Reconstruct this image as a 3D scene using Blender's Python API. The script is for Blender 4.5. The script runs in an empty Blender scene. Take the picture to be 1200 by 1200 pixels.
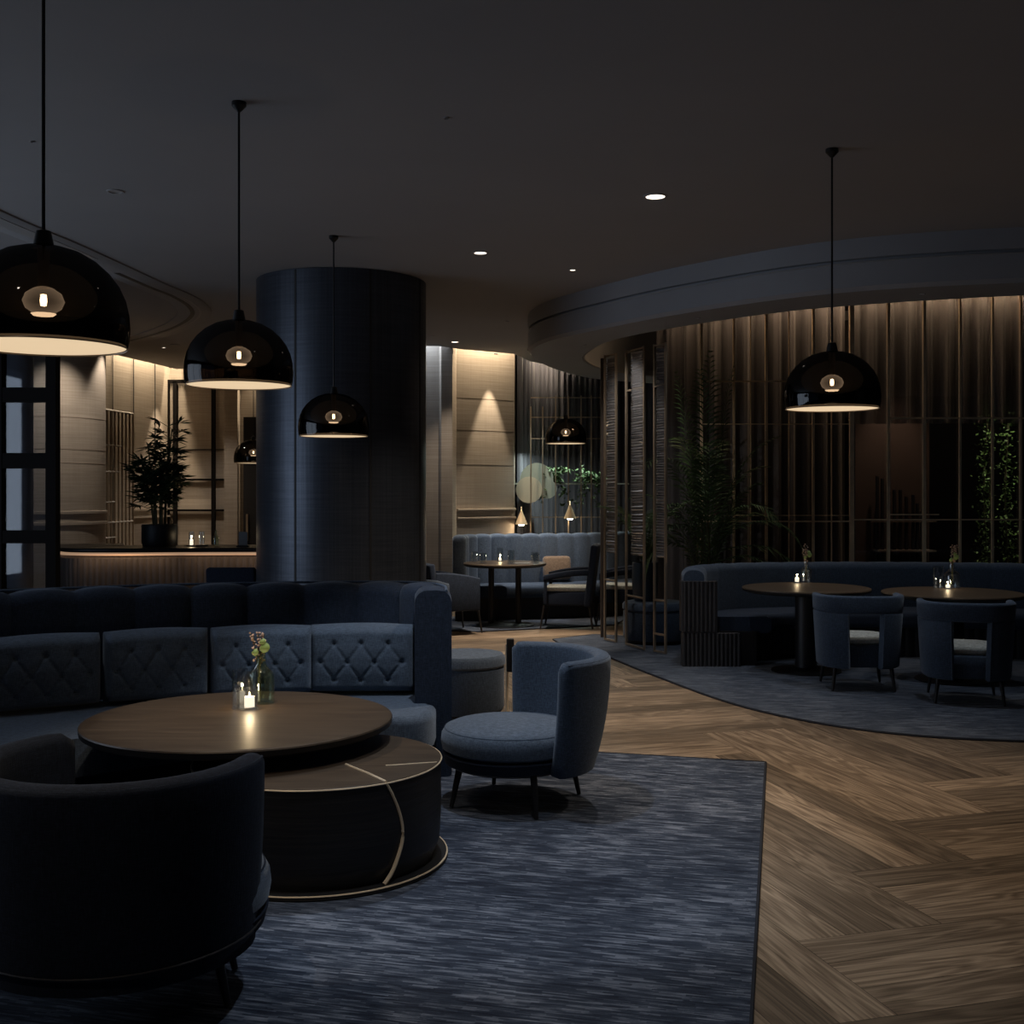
import bpy, bmesh, math, random
from mathutils import Vector, Matrix, geometry
R = random.Random(7)
PI = math.pi
S = bpy.context.scene
COL = S.collection
F, H, YH = 1350.0, 1.6, 575.0

def px(x, y, Y):                       # photo pixel + distance -> world point
    return Vector(((x-600)*Y/F, Y, H-(y-YH)*Y/F))
def flr(x, y, z=0.0):                  # photo pixel lying at height z
    Y = (H-z)*F/(y-YH)
    return Vector(((x-600)*Y/F, Y, z))

# ------------------------------------------------------------------ materials
def newmat(name):
    m = bpy.data.materials.new(name); m.use_nodes = True
    nt = m.node_tree; b = nt.nodes['Principled BSDF']
    return m, nt, b
def N(nt, t, **kw):
    n = nt.nodes.new(t)
    for k, v in kw.items():
        if k in n.inputs: n.inputs[k].default_value = v
        else: setattr(n, k, v)
    return n
def ramp(nt, fac, stops):
    r = nt.nodes.new('ShaderNodeValToRGB'); nt.links.new(fac, r.inputs[0])
    e = r.color_ramp.elements
    while len(e) < len(stops): e.new(0.5)
    for i, (p, c) in enumerate(stops):
        e[i].position = p; e[i].color = (c[0], c[1], c[2], 1)
    return r.outputs[0]
def coords(nt, scale, kind='Object', rot=0):
    tc = nt.nodes.new('ShaderNodeTexCoord'); mp = nt.nodes.new('ShaderNodeMapping')
    mp.inputs['Scale'].default_value = scale; mp.inputs['Rotation'].default_value = (0, 0, rot)
    nt.links.new(tc.outputs[kind], mp.inputs[0]); return mp.outputs[0]
def noise(nt, vec, scale, detail=4, rough=.55, dist=0):
    n = nt.nodes.new('ShaderNodeTexNoise'); nt.links.new(vec, n.inputs['Vector'])
    n.inputs['Scale'].default_value = scale; n.inputs['Detail'].default_value = detail
    n.inputs['Roughness'].default_value = rough; n.inputs['Distortion'].default_value = dist
    return n.outputs[0]
def bump(nt, b, h, s, d=.01):
    n = nt.nodes.new('ShaderNodeBump'); n.inputs['Strength'].default_value = s; n.inputs['Distance'].default_value = d
    nt.links.new(h, n.inputs['Height']); nt.links.new(n.outputs[0], b.inputs['Normal'])
def dk(c, f): return tuple(x*f for x in c)

def fabric(name, col, rough=.95, sheen=.25, weave=1.0):
    m, nt, b = newmat(name)
    v1 = coords(nt, (40, 40, 400)); v2 = coords(nt, (300, 300, 30))
    n1 = noise(nt, v1, 1, 2); n2 = noise(nt, v2, 1, 2)
    mx = N(nt, 'ShaderNodeMath', operation='ADD'); nt.links.new(n1, mx.inputs[0]); nt.links.new(n2, mx.inputs[1])
    hf = N(nt, 'ShaderNodeMath', operation='MULTIPLY'); nt.links.new(mx.outputs[0], hf.inputs[0]); hf.inputs[1].default_value = .5
    c = ramp(nt, hf.outputs[0], [(.36, dk(col, .62)), (.5, col), (.64, dk(col, 1.5))])
    nt.links.new(c, b.inputs['Base Color'])
    b.inputs['Roughness'].default_value = rough
    b.inputs['Sheen Weight'].default_value = sheen; b.inputs['Sheen Roughness'].default_value = .5
    b.inputs['Sheen Tint'].default_value = (.75, .85, 1, 1)
    b.inputs['Specular IOR Level'].default_value = .2
    bump(nt, b, hf.outputs[0], .35*weave, .004)
    return m
def simple(name, col, rough=.5, metal=0, spec=.5, nscale=0, namt=.25, stretch=(1, 1, 1), bmp=0, coat=0):
    m, nt, b = newmat(name)
    if nscale:
        n = noise(nt, coords(nt, stretch), nscale, 4)
        c = ramp(nt, n, [(.3, dk(col, 1-namt)), (.7, dk(col, 1+namt))]); nt.links.new(c, b.inputs['Base Color'])
        if bmp: bump(nt, b, n, bmp)
    else:
        b.inputs['Base Color'].default_value = (*col, 1)
    b.inputs['Roughness'].default_value = rough; b.inputs['Metallic'].default_value = metal
    b.inputs['Specular IOR Level'].default_value = spec; b.inputs['Coat Weight'].default_value = coat
    return m
def glow(name, col, st):
    m, nt, b = newmat(name)
    b.inputs['Base Color'].default_value = (*col, 1); b.inputs['Emission Color'].default_value = (*col, 1)
    b.inputs['Emission Strength'].default_value = st; m.cycles.emission_sampling = 'NONE'
    return m
def glassy(name, tint, rough=.03, refl=1.0, edge=.6, base=0.0):
    m, nt, b = newmat(name); nt.nodes.remove(b)
    out = nt.nodes['Material Output']
    t = N(nt, 'ShaderNodeBsdfTransparent'); t.inputs[0].default_value = (*tint, 1)
    g = N(nt, 'ShaderNodeBsdfGlossy'); g.inputs['Roughness'].default_value = rough; g.inputs[0].default_value = (refl, refl, refl, 1)
    lw = N(nt, 'ShaderNodeLayerWeight'); lw.inputs[0].default_value = .5
    pw = N(nt, 'ShaderNodeMath', operation='POWER'); nt.links.new(lw.outputs['Facing'], pw.inputs[0]); pw.inputs[1].default_value = 4
    ad = N(nt, 'ShaderNodeMath', operation='MULTIPLY_ADD', use_clamp=True); ad.inputs[1].default_value = edge; ad.inputs[2].default_value = .05+base
    nt.links.new(pw.outputs[0], ad.inputs[0])
    mx = N(nt, 'ShaderNodeMixShader'); nt.links.new(ad.outputs[0], mx.inputs[0])
    nt.links.new(t.outputs[0], mx.inputs[1]); nt.links.new(g.outputs[0], mx.inputs[2]); nt.links.new(mx.outputs[0], out.inputs[0])
    return m

M = {}
M['navy'] = fabric('navy_fabric', (.052, .074, .113))
M['slate'] = fabric('slate_fabric', (.086, .114, .160), sheen=.3)
M['navy_deep'] = fabric('deep_navy_fabric', (.023, .033, .056), sheen=.15)
M['velvet_dark'] = fabric('midnight_fabric', (.014, .020, .036), sheen=.04)
M['pale_seat'] = fabric('pale_grey_fabric', (.42, .44, .42))
M['brown_cushion'] = fabric('tan_fabric', (.22, .15, .10))
M['black_wood'] = simple('black_stained_wood', (.012, .011, .012), .45, nscale=6, stretch=(8, 8, .6), namt=.5)
M['fluted_dark'] = simple('dark_fluted_wood', (.035, .033, .036), .5, nscale=8, stretch=(6, 6, .6), namt=.4)
M['bronze'] = simple('aged_bronze', (.36, .29, .22), .4, metal=.5, nscale=3, namt=.2)
M['brass'] = simple('brushed_brass', (.85, .68, .47), .45, metal=.35, nscale=5, namt=.15)
M['black_metal'] = simple('black_metal', (.008, .008, .009), .4, spec=.4)
M['frame_metal'] = simple('dark_frame_metal', (.008, .007, .007), .7, spec=.08)
M['ceiling'] = simple('ceiling_plaster', (.37, .365, .37), .9, nscale=1.2, namt=.03)
M['soffit'] = simple('soffit_plaster', (.33, .34, .365), .55, nscale=1.5, namt=.05, spec=.4)
M['dark_wall'] = simple('dark_wall_paint', (.035, .035, .04), .8, nscale=2, namt=.1)
M['darker'] = simple('blackened_panel', (.010, .010, .012), .6, nscale=2, namt=.1)
M['brown_panel'] = simple('brown_screen_panel', (.075, .055, .045), .7, nscale=2, namt=.1)
M['glass'] = glassy('clear_glass', (.95, .97, .97), edge=1.0, base=.08)
M['green_glass'] = glassy('green_glass', (.90, .95, .85), edge=.9, base=.05)
M['pane'] = glassy('window_glass', (.75, .78, .82), rough=.02, edge=.4)
M['smoke'] = glassy('smoked_glass', (.075, .062, .052), rough=.05, refl=.6, edge=.12, base=.01)
def mk_bulb():
    m, nt, b = newmat('glowing_bulb_glass'); nt.nodes.remove(b); out = nt.nodes['Material Output']
    t = N(nt, 'ShaderNodeBsdfTransparent'); e = N(nt, 'ShaderNodeEmission'); e.inputs[0].default_value = (1, .80, .58, 1); e.inputs[1].default_value = 1.9
    lw = N(nt, 'ShaderNodeLayerWeight'); lw.inputs[0].default_value = .5
    ad = N(nt, 'ShaderNodeMath', operation='MULTIPLY_ADD', use_clamp=True); nt.links.new(lw.outputs['Facing'], ad.inputs[0]); ad.inputs[1].default_value = .55; ad.inputs[2].default_value = .06
    mx = N(nt, 'ShaderNodeMixShader'); nt.links.new(ad.outputs[0], mx.inputs[0]); nt.links.new(t.outputs[0], mx.inputs[1]); nt.links.new(e.outputs[0], mx.inputs[2]); nt.links.new(mx.outputs[0], out.inputs[0])
    m.cycles.emission_sampling = 'NONE'; return m
M['bulb_glass'] = mk_bulb()
M['candle'] = glow('lit_candle_wax', (1, .86, .66), 1.3)
M['flame'] = glow('flame', (1, .75, .4), 12)
M['filament'] = glow('filament', (1, .78, .5), 40)
M['bulb_glint'] = glow('painted_bulb_glint', (1, .82, .58), 9)  # glow colour for the reflection crescent below the bulb
M['lamp_glow'] = glow('lamp_disc', (1, .75, .47), .64)
M['led'] = glow('led_lens', (1, .86, .7), 3.0)
M['led_dim'] = simple('unlit_lens', (.4, .4, .4), .4)
M['white_china'] = simple('white_ceramic', (.6, .58, .55), .3)
M['soil'] = simple('soil', (.02, .014, .01), .95, nscale=40, namt=.6)
M['pot'] = simple('black_pot', (.012, .012, .014), .5)
M['pot_blue'] = simple('blue_pot', (.03, .05, .08), .35)
M['stem'] = simple('plant_stem', (.10, .09, .04), .7, nscale=20, namt=.4)
def leafmat(name, col):
    m = simple(name, col, .5, nscale=9, namt=.45, spec=.35); return m
M['leaf'] = leafmat('palm_leaf', (.050, .095, .035))
M['leaf_dark'] = leafmat('dark_palm_leaf', (.035, .07, .035))
M['leaf_bright'] = leafmat('fresh_leaf', (.16, .26, .07))
M['sage'] = leafmat('sage_leaf', (.22, .33, .12))
M['flower'] = simple('dried_flower', (.42, .30, .24), .8, nscale=30, namt=.4)
M['pale_disc'] = simple('pale_green_lacquer', (.42, .47, .42), .5, nscale=2, namt=.06)
M['cream_disc'] = simple('cream_lacquer', (.66, .60, .48), .5, nscale=2, namt=.06)
M['slot'] = simple('slot_black', (.015, .015, .017), .6)
M['slot_pale'] = simple('slot_pale', (.40, .39, .38), .5)
M['rug_bind'] = simple('rug_binding', (.008, .011, .02), .9)

def mk_wood_top():
    m, nt, b = newmat('walnut_table_top')
    n = noise(nt, coords(nt, (1.2, 14, 1)), 2.2, 5, .6, .6)
    c = ramp(nt, n, [(.3, (.048, .032, .021)), (.55, (.074, .051, .033)), (.75, (.105, .073, .048))])
    nt.links.new(c, b.inputs['Base Color']); b.inputs['Roughness'].default_value = .42
    b.inputs['Specular IOR Level'].default_value = .45
    return m
M['wood_top'] = mk_wood_top()
def mk_drum():
    m, nt, b = newmat('ebonised_wood')
    n = noise(nt, coords(nt, (1.5, 1.5, 40)), 1.5, 4)
    c = ramp(nt, n, [(.3, (.006, .006, .007)), (.7, (.017, .016, .017))])
    nt.links.new(c, b.inputs['Base Color']); b.inputs['Roughness'].default_value = .48; bump(nt, b, n, .3)
    return m
M['drum'] = mk_drum()
def mk_wall():
    m, nt, b = newmat('oatmeal_wall_panel')
    n = noise(nt, coords(nt, (1.2, 1.2, 55)), 1.3, 5, .6)
    n2 = noise(nt, coords(nt, (30, 30, 1.5)), 1.3, 3, .6)
    mm = N(nt, 'ShaderNodeMath', operation='ADD'); nt.links.new(n, mm.inputs[0])
    n2s = N(nt, 'ShaderNodeMath', operation='MULTIPLY_ADD'); nt.links.new(n2, n2s.inputs[0]); n2s.inputs[1].default_value = .3; n2s.inputs[2].default_value = .35; nt.links.new(n2s.outputs[0], mm.inputs[1])
    h = N(nt, 'ShaderNodeMath', operation='MULTIPLY'); h.inputs[1].default_value = .5; nt.links.new(mm.outputs[0], h.inputs[0])
    c = ramp(nt, h.outputs[0], [(.38, (.31, .27, .225)), (.5, (.38, .33, .28)), (.62, (.45, .395, .34))])
    nt.links.new(c, b.inputs['Base Color']); b.inputs['Roughness'].default_value = .75; bump(nt, b, h.outputs[0], .2)
    return m
M['wall'] = mk_wall()
def mk_column():
    m, nt, b = newmat('navy_brushed_panel')
    n = noise(nt, coords(nt, (2, 2, 45)), 1.3, 4)
    n2 = noise(nt, coords(nt, (60, 60, .8)), 1.0, 3)
    mm = N(nt, 'ShaderNodeMath', operation='ADD'); nt.links.new(n, mm.inputs[0]); nt.links.new(n2, mm.inputs[1])
    h = N(nt, 'ShaderNodeMath', operation='MULTIPLY'); h.inputs[1].default_value = .5; nt.links.new(mm.outputs[0], h.inputs[0])
    c = ramp(nt, h.outputs[0], [(.35, (.052, .061, .080)), (.65, (.090, .103, .130))])
    nt.links.new(c, b.inputs['Base Color']); b.inputs['Roughness'].default_value = .38; b.inputs['Metallic'].default_value = .6
    bump(nt, b, h.outputs[0], .15)
    return m
M['column'] = mk_column()
def mk_rug(name, rot, lo, mid, hi):
    m, nt, b = newmat(name)
    v = coords(nt, (1, 1, 1), rot=rot)
    mp = N(nt, 'ShaderNodeMapping'); mp.inputs['Scale'].default_value = (6.5, 85, 1); nt.links.new(v, mp.inputs[0])
    n1 = noise(nt, mp.outputs[0], 1, 4, .65, .25)
    n2 = noise(nt, v, 1.6, 3, .6)
    mp3 = N(nt, 'ShaderNodeMapping'); mp3.inputs['Scale'].default_value = (120, 320, 1); nt.links.new(v, mp3.inputs[0])
    n3 = noise(nt, mp3.outputs[0], 1, 2)
    mp4 = N(nt, 'ShaderNodeMapping'); mp4.inputs['Scale'].default_value = (6, 18, 1); nt.links.new(v, mp4.inputs[0])
    n4 = noise(nt, mp4.outputs[0], 1, 2)
    def mul(a, k):
        q = N(nt, 'ShaderNodeMath', operation='MULTIPLY'); nt.links.new(a, q.inputs[0]); q.inputs[1].default_value = k; return q.outputs[0]
    def add(a, c):
        q = N(nt, 'ShaderNodeMath', operation='ADD'); nt.links.new(a, q.inputs[0]); nt.links.new(c, q.inputs[1]); return q.outputs[0]
    def dashes(lx, ly):
        sv = N(nt, 'ShaderNodeSeparateXYZ'); nt.links.new(v, sv.inputs[0])
        ry = N(nt, 'ShaderNodeMath', operation='SNAP'); nt.links.new(sv.outputs[1], ry.inputs[0]); ry.inputs[1].default_value = ly
        wr = N(nt, 'ShaderNodeTexWhiteNoise', noise_dimensions='1D'); nt.links.new(ry.outputs[0], wr.inputs['W'])
        sx = N(nt, 'ShaderNodeMath', operation='MULTIPLY_ADD'); nt.links.new(wr.outputs[0], sx.inputs[0]); sx.inputs[1].default_value = 3; nt.links.new(sv.outputs[0], sx.inputs[2])
        rx = N(nt, 'ShaderNodeMath', operation='SNAP'); nt.links.new(sx.outputs[0], rx.inputs[0]); rx.inputs[1].default_value = lx
        cb = N(nt, 'ShaderNodeCombineXYZ'); nt.links.new(rx.outputs[0], cb.inputs[0]); nt.links.new(ry.outputs[0], cb.inputs[1])
        wn = N(nt, 'ShaderNodeTexWhiteNoise', noise_dimensions='2D'); nt.links.new(cb.outputs[0], wn.inputs['Vector']); return wn.outputs[0]
    d1_, d2_ = dashes(.085, .0085), dashes(.21, .013)
    base_ = add(add(mul(n1, .34), mul(n2, .20)), add(mul(n3, .06), mul(n4, .24)))
    s = add(base_, add(mul(d1_, .10), mul(d2_, .06)))
    c = ramp(nt, s, [(.40, lo), (.5, mid), (.62, hi)])
    nt.links.new(c, b.inputs['Base Color']); b.inputs['Roughness'].default_value = 1; b.inputs['Specular IOR Level'].default_value = .1
    b.inputs['Sheen Weight'].default_value = .1
    bump(nt, b, s, .8, .012)
    return m
RUGROT = math.radians(14)
M['rug'] = mk_rug('navy_streaked_rug', RUGROT, (.012, .018, .035), (.038, .052, .082), (.22, .25, .315))
M['rug2'] = mk_rug('navy_woven_rug', 0.1, (.022, .030, .048), (.055, .070, .100), (.15, .17, .21))
def mk_parquet():
    m, nt, b = newmat('walnut_parquet')
    uv = N(nt, 'ShaderNodeUVMap'); uv.uv_map = 'UVMap'
    at = N(nt, 'ShaderNodeAttribute'); at.attribute_name = 'plank'
    sp = N(nt, 'ShaderNodeSeparateColor'); nt.links.new(at.outputs['Color'], sp.inputs[0])
    off = N(nt, 'ShaderNodeVectorMath', operation='MULTIPLY'); nt.links.new(at.outputs['Color'], off.inputs[0]); off.inputs[1].default_value = (37, 91, 53)
    ad = N(nt, 'ShaderNodeVectorMath', operation='ADD'); nt.links.new(uv.outputs[0], ad.inputs[0]); nt.links.new(off.outputs[0], ad.inputs[1])
    mp = N(nt, 'ShaderNodeMapping'); mp.inputs['Scale'].default_value = (.55, 4.5, 1); nt.links.new(ad.outputs[0], mp.inputs[0])
    big = noise(nt, mp.outputs[0], 1.4, 2, .5, 1.2)
    rings = N(nt, 'ShaderNodeMath', operation='MULTIPLY'); nt.links.new(big, rings.inputs[0]); rings.inputs[1].default_value = 44
    si = N(nt, 'ShaderNodeMath', operation='SINE'); nt.links.new(rings.outputs[0], si.inputs[0])
    mp2 = N(nt, 'ShaderNodeMapping'); mp2.inputs['Scale'].default_value = (2.5, 110, 1); nt.links.new(ad.outputs[0], mp2.inputs[0])
    fine = noise(nt, mp2.outputs[0], 1, 4, .6, .2)
    mr = N(nt, 'ShaderNodeMapRange'); nt.links.new(si.outputs[0], mr.inputs[0]); mr.inputs[1].default_value = -1; mr.inputs[2].default_value = 1
    mr.inputs[3].default_value = 0; mr.inputs[4].default_value = .20
    f2 = N(nt, 'ShaderNodeMath', operation='MULTIPLY_ADD'); nt.links.new(fine, f2.inputs[0]); f2.inputs[1].default_value = .80; nt.links.new(mr.outputs[0], f2.inputs[2])
    c = ramp(nt, f2.outputs[0], [(.28, (.085, .058, .038)), (.48, (.178, .130, .088)), (.74, (.33, .25, .175))])
    mv = N(nt, 'ShaderNodeMapRange'); nt.links.new(sp.outputs[0], mv.inputs[0]); mv.inputs[3].default_value = .6; mv.inputs[4].default_value = 1.5
    mul = N(nt, 'ShaderNodeVectorMath', operation='SCALE'); nt.links.new(c, mul.inputs[0]); nt.links.new(mv.outputs[0], mul.inputs['Scale'])
    nt.links.new(mul.outputs[0], b.inputs['Base Color']); b.inputs['Roughness'].default_value = .5
    b.inputs['Specular IOR Level'].default_value = .35
    bump(nt, b, f2.outputs[0], .12, .004)
    return m
M['parquet'] = mk_parquet()
def mk_curtain(name, col, alpha):
    m, nt, b = newmat(name)
    n = noise(nt, coords(nt, (60, 60, .6)), 1, 2)
    c = ramp(nt, n, [(.3, dk(col, .8)), (.7, dk(col, 1.2))]); nt.links.new(c, b.inputs['Base Color'])
    b.inputs['Roughness'].default_value = .7; b.inputs['Alpha'].default_value = alpha; b.inputs['Sheen Weight'].default_value = .2
    return m
M['curtain'] = mk_curtain('taupe_curtain', (.066, .064, .074), 1)
M['sheer'] = mk_curtain('sheer_curtain', (.13, .115, .11), .8)
M['curtain_dark'] = mk_curtain('charcoal_curtain', (.10, .10, .125), 1)

# ------------------------------------------------------------------ mesh builder
class MB:
    def __init__(s): s.bm = bmesh.new()
    def loops(s, rings, closed=True, cap=True, wrap=False):
        vs = []
        n = len(rings[0]); k = len(rings)
        for r in rings:
            if n > 2 and closed and (Vector(r[0])-Vector(r[n//2])).length < 1e-4 and (Vector(r[0])-Vector(r[n//4])).length < 1e-4:
                v = s.bm.verts.new(r[0]); vs.append([v]*n)
            else: vs.append([s.bm.verts.new(p) for p in r])
        for i in range(k if wrap else k-1):
            a, b = vs[i], vs[(i+1) % k]
            for j in range(n if closed else n-1):
                q = []
                for vv in (a[j], a[(j+1) % n], b[(j+1) % n], b[j]):
                    if vv not in q: q.append(vv)
                if len(q) < 3: continue
                try: s.bm.faces.new(q)
                except ValueError: pass
        if cap and closed and not wrap:
            for r, rev in ((vs[0], True), (vs[-1], False)):
                if r[0] is r[1]: continue
                try: s.bm.faces.new(r[::-1] if rev else r)
                except ValueError: pass
        return s
    def box(s, c, d, rz=0, bev=0, rot=None):
        r = bmesh.ops.create_cube(s.bm, size=1)
        mt = Matrix.Translation(c) @ (rot if rot else Matrix.Rotation(rz, 4, 'Z')) @ Matrix.Diagonal((*d, 1))
        bmesh.ops.transform(s.bm, matrix=mt, verts=r['verts'])
        if bev:
            es = list({e for v in r['verts'] for e in v.link_edges})
            bmesh.ops.bevel(s.bm, geom=es, offset=bev, segments=3, profile=.5, affect='EDGES')
        return s
    def lathe(s, prof, c=(0, 0, 0), seg=48, sx=1, sy=1):
        rings = []
        for r, z in prof:
            rings.append([(c[0]+max(r, 1e-5)*sx*math.cos(2*PI*j/seg), c[1]+max(r, 1e-5)*sy*math.sin(2*PI*j/seg), c[2]+z) for j in range(seg)])
        return s.loops(rings)
    def ring(s, prof, c=(0, 0, 0), seg=48):
        n = len(prof)
        vs = [[s.bm.verts.new((c[0]+r*math.cos(2*PI*j/seg), c[1]+r*math.sin(2*PI*j/seg), c[2]+z)) for r, z in prof] for j in range(seg)]
        for j in range(seg):
            a, b = vs[j], vs[(j+1) % seg]
            for i in range(n): s.bm.faces.new((a[i], a[(i+1) % n], b[(i+1) % n], b[i]))
        return s
    def cyl(s, c, r, h, seg=24, r2=None):
        r2 = r if r2 is None else r2
        return s.lathe([(r, 0), (r2, h)], c, seg)
    def tube(s, pts, r, seg=8, r2=None, wrap=False):
        pts = [Vector(p) for p in pts]; n = len(pts); rings = []
        up = Vector((0, 0, 1))
        for i, p in enumerate(pts):
            if wrap: t = pts[(i+1) % n]-pts[i-1]
            else: t = pts[min(i+1, n-1)]-pts[max(i-1, 0)]
            t.normalize()
            a = t.cross(up)
            if a.length < .05: a = t.cross(Vector((1, 0, 0)))
            a.normalize(); b = t.cross(a)
            rr = r if r2 is None else r+(r2-r)*i/(n-1)
            rings.append([p+a*rr*math.cos(2*PI*j/seg)+b*rr*math.sin(2*PI*j/seg) for j in range(seg)])
        return s.loops(rings, wrap=wrap)
    def sweep(s, path, sec, cap=True, closed=True, wrap=False):   # path: (x,y,nx,ny); sec: list or fn(i) -> [(d,z)]
        rings = []
        for i, (x, y, nx, ny) in enumerate(path):
            q = sec(i) if callable(sec) else sec
            rings.append([(x+nx*d, y+ny*d, z) for d, z in q])
        return s.loops(rings, closed=closed, cap=cap, wrap=wrap)
    def prism(s, poly, z0, z1, bev=0, bseg=4):
        vb = [s.bm.verts.new((x, y, z0)) for x, y in poly]; vt = [s.bm.verts.new((x, y, z1)) for x, y in poly]
        n = len(poly)
        s.bm.faces.new(vb[::-1]); top = s.bm.faces.new(vt)
        for i in range(n): s.bm.faces.new((vb[i], vb[(i+1) % n], vt[(i+1) % n], vt[i]))
        if bev: bmesh.ops.bevel(s.bm, geom=list(top.edges), offset=bev, segments=bseg, profile=.5, affect='EDGES')
        return s
    def quad(s, pts): s.bm.faces.new([s.bm.verts.new(p) for p in pts]); return s
    def build(s, name, mat, parent=None, smooth=True, recalc=True, angle=40, mw=None):
        if recalc: bmesh.ops.recalc_face_normals(s.bm, faces=s.bm.faces)
        big = [f for f in s.bm.faces if len(f.verts) > 6]
        if big: bmesh.ops.triangulate(s.bm, faces=big)
        if mw is not None: bmesh.ops.transform(s.bm, matrix=mw, verts=s.bm.verts)
        me = bpy.data.meshes.new(name)
        if smooth:
            for f in s.bm.faces: f.smooth = True
            for e in s.bm.edges:
                if len(e.link_faces) == 2 and e.calc_face_angle(0) > math.radians(angle): e.smooth = False
        s.bm.to_mesh(me); s.bm.free()
        me.materials.append(mat if not isinstance(mat, str) else M[mat])
        o = bpy.data.objects.new(name, me); COL.objects.link(o)
        if parent is not None:
            o.parent = parent
            o.matrix_parent_inverse = Matrix.Identity(4)
        return o

def thing(name, label, cat, loc=(0, 0, 0), rz=0, group=None):
    o = bpy.data.objects.new(name, None); COL.objects.link(o)
    o.empty_display_size = .1
    o.location = loc; o.rotation_euler = (0, 0, rz); o['label'] = label; o['category'] = cat
    if group: o['group'] = group
    return o
def tag(o, label, cat, group=None, kind=None):
    o['label'] = label; o['category'] = cat
    if group: o['group'] = group
    if kind: o['kind'] = kind
    return o
def struct(o, label, cat='structure'):
    o['kind'] = 'structure'; o['label'] = label; o['category'] = cat; return o
def dup(root, loc, rz, label, group=None):
    r = root.copy(); COL.objects.link(r); r.location = loc; r.rotation_euler = (0, 0, rz); r['label'] = label
    if group: r['group'] = group
    for ch in list(root.children):
        c = ch.copy(); COL.objects.link(c); c.parent = r
        for g in ch.children:
            d = g.copy(); COL.objects.link(d); d.parent = c
    return r
def light(kind, loc, energy, col=(1, .82, .62), parent=None, name='lamp_light', size=.05, spot=None, blend=.5, aim=None, sx=None, sy=None, rot=None):
    l = bpy.data.lights.new(name, kind); l.energy = energy; l.color = col
    if kind == 'SPOT': l.spot_size = math.radians(spot); l.spot_blend = blend; l.shadow_soft_size = size
    elif kind == 'POINT': l.shadow_soft_size = size
    elif kind == 'AREA': l.shape = 'RECTANGLE'; l.size = sx; l.size_y = sy
    o = bpy.data.objects.new(name, l); COL.objects.link(o); o.location = loc
    if aim is not None: o.rotation_euler = (Vector(aim)-Vector(loc)).to_track_quat('-Z', 'Y').to_euler()
    if rot is not None: o.rotation_euler = rot
    if parent is not None: o.parent = parent
    return o

def spline(ctrl, step=.06, closed=False):
    P = [Vector((p[0], p[1], 0)) for p in ctrl]; n = len(P); out = []
    m = n if closed else n-1
    for i in range(m):
        if closed: a, b, c, d = P[i-1], P[i], P[(i+1) % n], P[(i+2) % n]
        else: a, b, c, d = P[max(i-1, 0)], P[i], P[i+1], P[min(i+2, n-1)]
        k = 24
        for j in range(k):
            t = j/k
            out.append(.5*((2*b)+(c-a)*t+(2*a-5*b+4*c-d)*t*t+(-a+3*b-3*c+d)*t**3))
    if not closed: out.append(P[-1])
    # resample
    src = out+[out[0]] if closed else out
    L = [0]
    for i in range(1, len(src)): L.append(L[-1]+(src[i]-src[i-1]).length)
    tot = L[-1]; k = max(2, int(tot/step)); res = []; j = 0
    for i in range(k if closed else k+1):
        s = tot*i/k
        while j < len(L)-2 and L[j+1] < s: j += 1
        t = (s-L[j])/max(L[j+1]-L[j], 1e-9); res.append(src[j].lerp(src[j+1], min(max(t, 0), 1)))
    path = []
    n = len(res)
    for i in range(n):
        t = (res[(i+1) % n]-res[i-1]) if closed else (res[min(i+1, n-1)]-res[max(i-1, 0)])
        t.normalize(); path.append((res[i].x, res[i].y, t.y, -t.x))    # normal to the right of travel
    return path, tot
def rr(d0, d1, z0, z1, r, n=5, rb=None):
    rb = r if rb is None else rb
    pts = []
    for (cx, cz, a0, q) in ((d1-rb, z0+rb, -PI/2, rb), (d1-r, z1-r, 0, r), (d0+r, z1-r, PI/2, r), (d0+rb, z0+rb, PI, rb)):
        if q <= 1e-4: pts.append((cx, cz)); continue
        for j in range(n+1):
            a = a0+PI/2*j/n; pts.append((cx+q*math.cos(a), cz+q*math.sin(a)))
    return pts

# ------------------------------------------------------------------ camera / render settings
cam = bpy.data.cameras.new('camera'); co = bpy.data.objects.new('camera', cam); COL.objects.link(co)
co.location = (0, 0, H); co.rotation_euler = (PI/2, 0, 0)
cam.sensor_width = 36; cam.lens = 36*F/1200; cam.shift_y = -(600-YH)/1200; cam.clip_end = 100
S.camera = co
S.view_settings.view_transform = 'Standard'; S.view_settings.look = 'None'; S.view_settings.gamma = 1
S.view_settings.exposure = 0.25; S.view_settings.use_curve_mapping = False
S.cycles.use_denoising = True
S.cycles.sample_clamp_indirect = 2.0; S.cycles.max_bounces = 8; S.cycles.transparent_max_bounces = 16
S.cycles.caustics_reflective = False; S.cycles.caustics_refractive = False
w = bpy.data.worlds.new('world'); S.world = w; w.use_nodes = True
w.node_tree.nodes['Background'].inputs[0].default_value = (.35, .5, .9, 1)
w.node_tree.nodes['Background'].inputs[1].default_value = .03

CZ = 3.42; SZ = 3.04
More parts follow.
